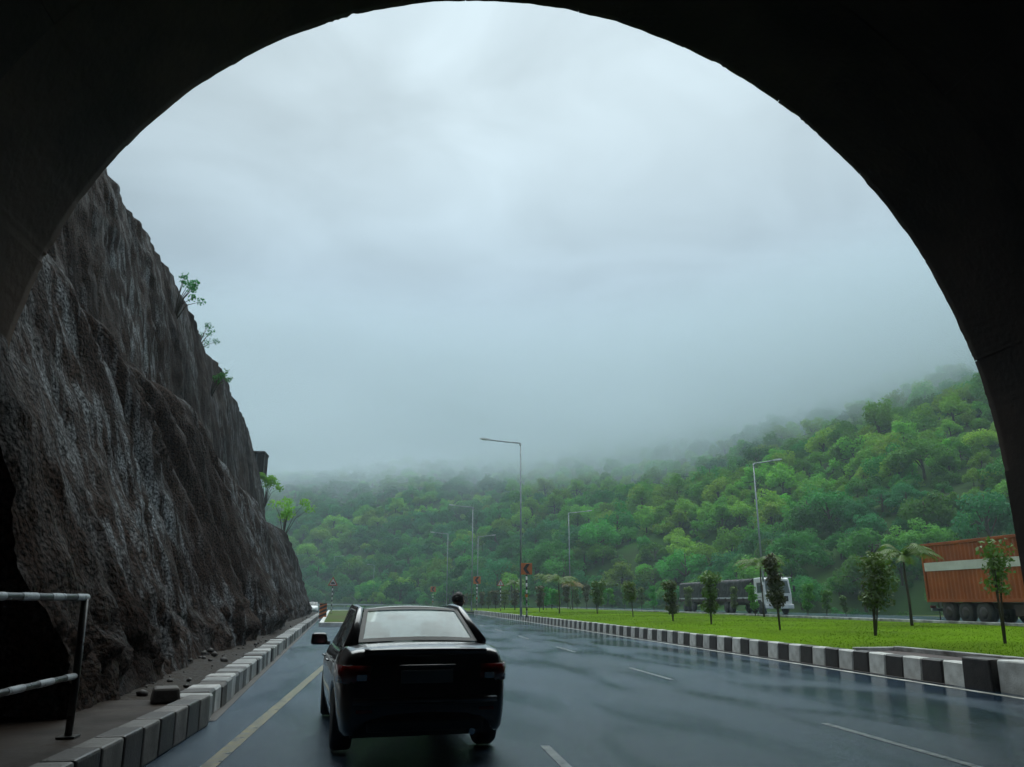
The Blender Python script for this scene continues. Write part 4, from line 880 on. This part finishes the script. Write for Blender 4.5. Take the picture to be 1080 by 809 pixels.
    for sx in (-1, 1):
        belt = lambda y: Vector((sx*W2*.885, y, float(np.interp(y, [rb+.15, 0, fb-.1], [zr-.05, .965, zf-.02]))))
        ra, fa = Vector((sx*(xt+.025), rtp+.02, zroof-.04)), Vector((sx*(xft+.025), ft, zroof-.035)); mid = (ra+fa)/2+Vector((sx*.03, 0, .03))
        # roof rail and pillars
        MB().tube([tuple(belt(fb+.02)+Vector((-sx*.10, 0, .01))), tuple(fa), tuple(mid), tuple(ra), tuple(Vector((sx*(xb+.04), rb, zr)))], [.045, .042, .038, .042, .055], 8).build('roof_rail', paint, t, True)
        cp = MB().quadgrid([[tuple(Vector((sx*xb, rb, zr-.02))), tuple(Vector((sx*(W2*.87), rb+.10, zr-.03))), tuple(belt(rb+.42))], [tuple(ra+Vector((-sx*.03, -.03, 0))), tuple(ra+Vector((sx*.02, .0, -.01))), tuple(ra+Vector((sx*.02, .16, .005)))]])
        o = cp.build('rear_pillar', paint, t, True); o.modifiers.new('solid', 'SOLIDIFY').thickness = .02
        tp = lambda y: Vector((sx*(xt+.045), y, zroof-.05+.03*(1-abs((y-yb)/1.1))))
        MB().quadgrid([[tuple(belt(yb-.04)), tuple(belt(yb+.04))], [tuple(tp(yb-.04)), tuple(tp(yb+.04))]]).build('door_pillar', plastic, t)
        MB().quadgrid([[tuple(belt(rb+.42)), tuple(belt(yb-.04))], [tuple(tp(rtp+.17)), tuple(tp(yb-.04))]]).build('side_window', glass_dark, t)
        MB().quadgrid([[tuple(belt(yb+.04)), tuple(belt(fb-.12))], [tuple(tp(yb+.04)), tuple(tp(ft-.05))]]).build('side_window', glass_dark, t)
        # mirror
        mr = MB().box((0, 0, 0), (.22, .11, .15), top=.86).build('door_mirror', paint, t, bev=.035, loc=(sx*(W2+.08), fb-.42, 1.03), smooth=True); MB().box((0, -.052, 0), (.16, .006, .10)).build('mirror_glass', chrome, mr)
        MB().tube([(sx*(W2-.06), fb-.40, .97), (sx*(W2+.08), fb-.42, 1.0)], .025, 6).build('mirror_arm', plastic, t)
        # door handles
        for y in (yb-.35, yb+.95 if yb+.95 < fb-.5 else yb+.6): MB().tube([(sx*W2*1.0, y-.09, .83), (sx*(W2*1.0+.025), y, .835), (sx*W2*1.0, y+.09, .83)], .012, 6).build('door_handle', chrome, t, True)
        # lights
        zl = .80 if not hatch else .88
        MB().quadgrid([[(sx*W2*x, h0+y, zl+z) for x, y in ((.62, .028), (.80, .036), (.91, .075), (.965, .20), (.985, .36))] for z in (-.075, .0, .09)]).build('tail_lamp', red_lens, t, True).modifiers.new('solid', 'SOLIDIFY').thickness = .03
        MB().box((sx*W2*.72, h0+.02, zl-.02), (.10, .03, .06)).build('reverse_lamp', clear_lens, t, bev=.01)
        MB().quadgrid([[(sx*W2*x, h1-y, .68+z) for x, y in ((.50, .03), (.70, .09), (.86, .22), (.93, .40))] for z in (-.05, .07)]).build('headlamp', clear_lens, t, True).modifiers.new('solid', 'SOLIDIFY').thickness = .04
        MB().box((sx*W2*.68, h0+.015, .47), (.16, .02, .035)).build('reflector', red_lens, t, bev=.006)
        # seats
        for y in (.30, -.62):
            s_ = MB().box((sx*.36, y, .48), (.48, .5, .16)).build('seat', seat_m, t, bev=.05); b = MB().box((0, 0, 0), (.46, .13, .56), top=.82).build('backrest', seat_m, t, bev=.05, loc=(sx*.36, y-.32, .80)); b.rotation_euler.x = R(-14)
            MB().box((0, 0, 0), (.25, .09, .17), top=.85).build('head_rest', seat_m, t, bev=.035, loc=(sx*.36, y-.42, 1.17 if y > 0 else 1.12))
    MB().box((0, fb-.25, .92), (1.2, .45, .14)).build('dashboard', plastic, t, bev=.04)
    MB().box((0, fb-.62, 1.30), (.24, .03, .07)).build('inner_mirror', plastic, t, bev=.015)
    MB().quadgrid([[tuple(Vector((.36+.18*math.cos(a), fb-.62+.07*math.sin(a), .98+.17*math.sin(a)))+Vector((0, 0, d))) for a in np.linspace(0, 6.283, 20)] for d in (-.012, .012)]).build('steering_wheel', plastic, t)
    # boot, bumper, plate
    if not hatch:
        MB().quadgrid([[(x, h0+.045+.10*abs(x)**3-dy, z-.02*abs(x)**2) for x in np.linspace(-.62, .62, 11)] for z, dy in ((.985, 0), (1.035, .012), (1.052, -.06))]).build('boot_lip', paint, t, True).modifiers.new('solid', 'SOLIDIFY').thickness = .015
    MB().tube([(-W2*.80, h0+.03, .56), (-.5, h0-.01, .56), (.5, h0-.01, .56), (W2*.80, h0+.03, .56)], .035, 8).build('bumper', paint, t, True)
    MB().box((0, h0+.01, .33), (1.15, .05, .10)).build('bumper_valance', plastic, t, bev=.02)
    MB().box((0, h0-.002, .78), (.52, .02, .12)).build('number_plate', plate_m, t, bev=.004); MB().box((0, h0-.01, .88), (.56, .02, .025)).build('boot_trim', paint, t, bev=.006)
    MB().lathe([(h0-.01, .03), (h0+.25, .032)], 12, 'y', (W2*.52, 0, .26)).build('exhaust', chrome, t)
    tyre, rim = wheel_meshes(wr, .205)
    for sx in (-1, 1):
        for a in ay:
            wo = from_mesh('tyre', tyre, t, (sx*(W2-.125), a, wr), 0 if sx > 0 else math.pi); from_mesh('rim', rim, wo)
    return t
p = ground(436, 787); hd = math.atan2(1, 1)
HEAD = R(7.2)
c0 = Vector((p.x, p.y, 0))+Vector((-math.sin(HEAD), math.cos(HEAD), 0))*(2.22-.86-.05)
car('sedan', 'black saloon car leaving the tunnel, seen from behind', (c0.x-.02, c0.y, .003), HEAD, paint_black)
p = at_dist(330, 118); car('hatchback', 'small white car far away by the end of the cliff', (p.x, p.y, .003), R(186), paint_white, True, glass_dark, dims=(.82, 3.7))

# ------------------------------------------------------------------ trucks on the far carriageway
def truck_wheel(t, x, y, r=.5):
    wo = MB().lathe([(-.14, r*.55), (-.14, r*.92), (-.10, r), (.10, r), (.14, r*.92), (.14, r*.55)], 20).build('tyre', rubber, t, True, loc=(x, y, r)); MB().lathe([(-.15, r*.2), (-.145, r*.55), (.145, r*.55), (.15, r*.2)], 16).build('rim', rim_m, wo, True)
def cab(t, m, y0):                                     # front faces -y in local space, y0 = front
    b = MB().prism([(y0, .75), (y0-.02, 1.6), (y0+.28, 2.85), (y0+.5, 2.98), (y0+1.95, 2.95), (y0+2.0, .75)], -1.2, 1.2, 'x').build('cab', m, t, bev=.08)
    MB().quadgrid([[(-1.05, y0-.022+.05*0, 1.68), (1.05, y0-.022, 1.68)], [(-1.0, y0+.215, 2.70), (1.0, y0+.215, 2.70)]]).build('windscreen', glass_dark, t)
    MB().box((0, y0-.03, 1.25), (1.7, .05, .42)).build('grille', plastic, t, bev=.02); MB().box((0, y0-.12, .62), (2.4, .3, .36)).build('bumper', m, t, bev=.05)
    MB().box((0, y0-.12, 2.95), (2.2, .5, .05)).build('sun_visor', m, t, bev=.02)
    for s in (-1, 1):
        MB().quadgrid([[(s*1.212, y0+.42, 1.72), (s*1.212, y0+1.35, 1.72)], [(s*1.212, y0+.55, 2.55), (s*1.212, y0+1.35, 2.55)]]).build('side_window', glass_dark, t)
        MB().box((s*1.213, y0+.95, 1.35), (.02, 1.1, .03)).build('door_trim', plastic, t); MB().box((s*.85, y0-.28, .66), (.3, .04, .2)).build('headlamp', clear_lens, t, bev=.03)
        MB().box((s*1.42, y0-.05, 2.05), (.2, .1, .5)).build('mirror', plastic, t, bev=.03); MB().tube([(s*1.2, y0+.1, 2.3), (s*1.42, y0-.05, 2.3)], .02, 6).build('mirror_arm', plastic, t)
        MB().prism([(y0+.45, .5), (y0+.5, .95), (y0+.8, 1.15), (y0+1.3, 1.15), (y0+1.55, .95), (y0+1.6, .5)], s*1.02, s*1.215, 'x').build('mudguard', plastic, t)
    return b
t = thing('tarpaulin_truck', 'white cab lorry towing black tarpaulin covered bodies beyond the lawn', 'truck', (31.2, 64.0, OZ+.002)); cab(t, paint_white, 0)
MB().box((0, 10.6, .85), (.9, 19.5, .28)).build('chassis', chassis_m, t)
for y0, y1 in ((2.4, 9.8), (10.8, 20.6)):
    MB().box((0, (y0+y1)/2, 1.12), (2.46, y1-y0, .25)).build('bed', chassis_m, t, bev=.02); MB().box((0, (y0+y1)/2, 1.32), (2.52, y1-y0+.02, .13)).build('white_rail', rail_white, t, bev=.01)
    I, J = np.meshgrid(np.linspace(0, 1, 50), np.linspace(0, 1, 24), indexing='ij'); a = np.interp(J, [0, .36, .42, .5, .58, .64, 1], [0, 1, 1.08, 1.12, 1.08, 1, 0]); X = np.interp(J, [0, .36, .44, .56, .64, 1], [-1.24, -1.22, -1.0, 1.0, 1.22, 1.24])
    Y = y0+.05+(y1-y0-.1)*I; Zt = 1.40+a*1.42-.10*np.abs(np.sin(I*math.pi*6))*np.clip(a-.8, 0, 1)*2; nn_ = fbm(Y*1.3, Zt*1.3, X, 3, int(y0*3)); X = X*(1+.05*nn_); Zt = Zt+.06*nn_*(a > .5)
    tp_ = from_mesh('tarpaulin', np_mesh('tarpaulin', np.stack([X, Y, Zt], -1).reshape(-1, 3), grid_faces(50, 24), tarp), t)
    for yy_ in (y0+.06, y1-.06): MB().box((0, yy_, 2.05), (2.4, .06, 1.5)).build('end_panel', tarp, t)
    for yy_ in np.linspace(y0+.4, y1-.4, 6): MB().box((-1.27, yy_, 1.15), (.04, .1, .4)).build('side_stake', chassis_m, t)
for y in (1.05, 7.0, 8.2, 12.2, 16.8, 18.0, 19.2):
    for x in (-1.05, 1.05): truck_wheel(t, x, y)
# orange container lorry
CY1 = 38.2; CL = 12.2
t = thing('container_truck', 'rust orange container lorry with a white side band beyond the lawn', 'truck', (27.9, CY1-CL-2.6, OZ+.002)); cab(t, paint_white, 0)
ys_ = np.linspace(0, CL, int(CL/.07)); off_ = .02*np.sign(np.sin(ys_*2*math.pi/.28))
b = MB(); zc0, zc1 = .98, 3.86
b.quadgrid([[(-1.22+o_*.6, 2.6+y, z) for z in (zc0+.14, zc1-.14)] for y, o_ in zip(ys_, off_)]); b.quadgrid([[(1.22-o_*.6, 2.6+y, z) for z in (zc0+.14, zc1-.14)] for y, o_ in zip(ys_, off_)])
b.box((0, 2.6+CL/2, (zc0+zc1)/2), (2.36, CL-.08, zc1-zc0-.08)); b.build('container_wall', container_m, t, fix=False)
for z, h in ((zc0+.07, .14), (zc1-.07, .14)):
    for s in (-1, 1): MB().box((s*1.2, 2.6+CL/2, z), (.12, CL, h)).build('frame_rail', container_m, t, bev=.01)
for y in (2.62, 2.6+CL-.02):
    for s in (-1, 1): MB().box((s*1.205, y, (zc0+zc1)/2), (.14, .13, zc1-zc0+.004)).build('corner_post', container_m, t, bev=.01)
for s in (-1, 1): MB().box((s*1.252, 2.6+CL/2, 2.70), (.012, CL-.16, .42)).build('white_band', container_w, t)
for k in range(2): MB().box((.57*(1 if k else -1), 2.6+CL+.01, (zc0+zc1)/2), (1.1, .05, zc1-zc0-.3)).build('rear_door', container_m, t, bev=.01)
MB().box((0, 2.6+CL/2, .82), (.95, CL, .28)).build('chassis', chassis_m, t); MB().box((0, 2.6+CL-.05, .62), (2.3, .12, .14)).build('rear_bumper', galv, t, bev=.01)
for s in (-1, 1): MB().box((s*1.0, 2.6+CL-.0, .75), (.3, .06, .14)).build('tail_lamp', red_lens, t, bev=.01)
for y in (1.05, 4.6, 5.8, 11.0, 12.2, 13.4):
    for x in (-1.05, 1.05): truck_wheel(t, x, y)
for y0 in (7.0,): MB().box((-.95, y0+1, .62), (.4, 2.2, .5)).build('side_box', chassis_m, t, bev=.03)

# ------------------------------------------------------------------ the person by the black car
def skinned(name, verts, edges, radii, m, parent, sub=2):
    me = bpy.data.meshes.new(name); me.from_pydata(verts, edges, []); me.materials.append(m); o = bpy.data.objects.new(name, me); col.objects.link(o); o.parent = parent
    sk_ = o.modifiers.new('skin', 'SKIN'); sk_.use_smooth_shade = True
    for i, r in enumerate(radii):
        s_ = me.skin_vertices[0].data[i]; s_.radius = (r, r) if not isinstance(r, tuple) else r; s_.use_root = (i == 0)
    o.modifiers.new('sub', 'SUBSURF').render_levels = sub; return o
pp = at_dist(481, 12.8); pz = at_ray(481, 625.5, 12.8).z
t = thing('person', 'person with dark hair and navy jacket standing beyond the black saloon', 'person', (pp.x, pp.y, 0), R(-60)); k = pz/1.70
V = [(0, 0, .95), (0, .0, 1.10), (0, -.01, 1.28), (0, 0, 1.40), (0, .01, 1.475), (0, .03, 1.55),
     (.17, 0, 1.39), (.23, .02, 1.12), (.22, .12, .92), (.22, .16, .85), (-.17, 0, 1.39), (-.24, .02, 1.12), (-.23, .10, .92), (-.22, .14, .85),
     (.095, 0, .88), (.105, .02, .50), (.105, -.02, .10), (.11, .12, .04), (-.095, 0, .88), (-.105, .01, .50), (-.105, -.03, .10), (-.11, .10, .04)]
Ed = [(0, 1), (1, 2), (2, 3), (3, 4), (4, 5), (3, 6), (6, 7), (7, 8), (8, 9), (3, 10), (10, 11), (11, 12), (12, 13), (0, 14), (14, 15), (15, 16), (16, 17), (0, 18), (18, 19), (19, 20), (20, 21)]
Rd = [(.15, .11), (.145, .11), (.165, .12), (.13, .10), .055, .055, .075, .055, .04, .03, .075, .055, .04, .03, .09, .065, .05, .04, .09, .065, .05, .04]
body = skinned('body', [(x*k, y*k, z*k) for x, y, z in V], Ed, Rd, jacket_m, t)
# head with face
bm = bmesh.new(); bmesh.ops.create_uvsphere(bm, u_segments=24, v_segments=16, radius=1)
for v in bm.verts:
    x, y, z = v.co; jaw = 1-.25*max(0, -z)**1.5; v.co = Vector((x*.075*jaw, y*.095*(1-.12*max(0, -z))+.005, z*.118))
    if y > .8 and abs(x) < .25 and -.35 < z < .15: v.co.y += .018*(1-abs(x)/.25)
    if y > .75 and .05 < z < .3 and .2 < abs(x) < .6: v.co.y -= .008
me = bpy.data.meshes.new('head'); bm.to_mesh(me); bm.free(); me.materials.append(skin); me.polygons.foreach_set('use_smooth', [True]*len(me.polygons))
hdz = pz-.118; head = from_mesh('head', me, t, (0, .045, hdz))
for s in (-1, 1):
    MB().lathe([(-.008, .004), (0, .011), (.008, .004)], 10, 'y', (s*.03, .085, .012)).build('eye', ink, head, True); MB().lathe([(-.006, .012), (0, .028), (.008, .02)], 10, 'x', (s*.077, -.005, -.005)).build('ear', skin, head, True)
MB().box((0, .088, -.055), (.045, .01, .012)).build('mouth', sign_red, head, bev=.004)
bm = bmesh.new(); bmesh.ops.create_icosphere(bm, subdivisions=4, radius=1); dele = [v for v in bm.verts if v.co.z < -.25 or (v.co.y > .45 and v.co.z < .45)]; bmesh.ops.delete(bm, geom=dele, context='VERTS')
for v in bm.verts:
    q = float(vnoise(np.array([v.co.x*6]), np.array([v.co.y*6]), np.array([v.co.z*6]), 3)[0]); v.co = Vector((v.co.x*.086, v.co.y*.106, v.co.z*.128))*(1.02+.07*q)
me = bpy.data.meshes.new('hair'); bm.to_mesh(me); bm.free(); me.materials.append(hair_m); from_mesh('hair', me, t, (0, .045, hdz+.004))
MB().tube([(0, .01, 1.40*k), (0, .02, 1.50*k)], [.085, .07], 14).build('collar', jacket_m, t, True)
for s in (-1, 1):
    tr = skinned('trouser_leg', [(s*.09*k, 0, .92*k), (s*.105*k, .015, .5*k), (s*.105*k, -.02, .08*k)], [(0, 1), (1, 2)], [.11, .085, .075], jeans_m, t); 
    MB().box((s*.11, .07, .045), (.095, .27, .09), top=.75).build('shoe', plastic, t, bev=.03)
    Vh = [(s*.215*k, .15*k, .86*k), (s*.21*k, .18*k, .79*k)]; eh = [(0, 1)]; rh = [.030, (.036, .02)]
    for i, (dx_, ln_) in enumerate(((-.026, .068), (-.009, .078), (.009, .074), (.025, .058))):
        b0 = len(Vh); Vh += [(s*.21*k+dx_*.4, .18*k+dx_*.9, .765*k), (s*.21*k+dx_*.4, .187*k+dx_*.9, .765*k-ln_*.55), (s*.205*k+dx_*.4, .178*k+dx_*.9, .765*k-ln_)]; eh += [(1, b0), (b0, b0+1), (b0+1, b0+2)]; rh += [.0095, .009, .008]
    b0 = len(Vh); Vh += [(s*.195*k, .205*k, .81*k), (s*.185*k, .215*k, .775*k)]; eh += [(0, b0), (b0, b0+1)]; rh += [.012, .010]
    skinned('hand', Vh, eh, rh, skin, t)

# ------------------------------------------------------------------ air: even haze over the whole place, low cloud lying on the hills
def volume_mat(name, dens, colr, aniso, hetero=False):
    m = bpy.data.materials.new(name); m.use_nodes = True; n = m.node_tree.nodes; l = m.node_tree.links.new; n.remove(n['Principled BSDF'])
    v = n.new('ShaderNodeVolumePrincipled'); v.inputs['Color'].default_value = (*colr, 1); v.inputs['Density'].default_value = dens; v.inputs['Anisotropy'].default_value = aniso
    l(v.outputs[0], n['Material Output'].inputs['Volume'])
    if hetero:
        t = n.new('ShaderNodeTexCoord'); mp = n.new('ShaderNodeMapping'); mp.inputs['Scale'].default_value = (1, 1, 1.6); l(t.outputs['Object'], mp.inputs[0])
        z = n.new('ShaderNodeTexNoise'); z.inputs['Scale'].default_value = .014; z.inputs['Detail'].default_value = 3; z.inputs['Roughness'].default_value = .55; l(mp.outputs[0], z.inputs['Vector'])
        sp = n.new('ShaderNodeSeparateXYZ'); l(t.outputs['Object'], sp.inputs[0])
        a = n.new('ShaderNodeMath'); a.operation = 'MULTIPLY_ADD'; l(z.outputs['Fac'], a.inputs[0]); a.inputs[1].default_value = 70; l(sp.outputs['Z'], a.inputs[2])
        a2 = n.new('ShaderNodeMath'); a2.operation = 'MULTIPLY_ADD'; xm = n.new('ShaderNodeMath'); xm.operation = 'MAXIMUM'; l(sp.outputs['X'], xm.inputs[0]); xm.inputs[1].default_value = 0; l(xm.outputs[0], a2.inputs[0]); a2.inputs[1].default_value = .17; l(a.outputs[0], a2.inputs[2])   # the cloud hangs lower to the right
        r = n.new('ShaderNodeMapRange'); r.interpolation_type = 'SMOOTHSTEP'; l(a2.outputs[0], r.inputs[0]); r.inputs['From Min'].default_value = MIST[0]+35; r.inputs['From Max'].default_value = MIST[1]+35
        r.inputs['To Min'].default_value = 0; r.inputs['To Max'].default_value = dens
        tp_ = n.new('ShaderNodeMapRange'); tp_.interpolation_type = 'SMOOTHSTEP'; l(sp.outputs['Z'], tp_.inputs[0]); tp_.inputs['From Min'].default_value = 76; tp_.inputs['From Max'].default_value = 104; tp_.inputs['To Min'].default_value = 1; tp_.inputs['To Max'].default_value = 0
        mm = n.new('ShaderNodeMath'); mm.operation = 'MULTIPLY'; l(r.outputs[0], mm.inputs[0]); l(tp_.outputs[0], mm.inputs[1]); l(mm.outputs[0], v.inputs['Density'])
    return m
MIST = (47, 108); MIST_D = .034; HAZE_D = .0006
b = MB().box((0, 360, 60.5), (1640, 880, 125)); hz = b.build('haze', volume_mat('haze', HAZE_D, (.76, .90, 1.0), .15)); tag(hz, 'thin pale rain haze hanging over the road and hills', 'haze', kind='stuff')
# low cloud bank hugging the upper slopes
rows = []
for az in np.linspace(-38, 62, 26):
    d_ = Vector((math.sin(R(az)), math.cos(R(az)), 0)); rows.append([tuple(d_*r_+Vector((0, 0, z_))) for r_, z_ in ((185-max(0, az-12)*1.6, 34), (232-max(0, az-12)*1.2, 103), (620, 103), (620, 34), (185-max(0, az-12)*1.6, 34))])
b = MB().quadgrid(rows); b.f.append(tuple(range(4))); b.f.append(tuple(25*5+i for i in range(4)))
o = b.build('low_cloud', volume_mat('low_cloud', MIST_D, (.82, .91, .965), .2, True))
bm = bmesh.new(); bm.from_mesh(o.data); bmesh.ops.remove_doubles(bm, verts=bm.verts, dist=.01); bmesh.ops.recalc_face_normals(bm, faces=bm.faces); bm.to_mesh(o.data); bm.free()
tag(o, 'grey low cloud lying along the hills and hiding their tops', 'cloud', kind='stuff')
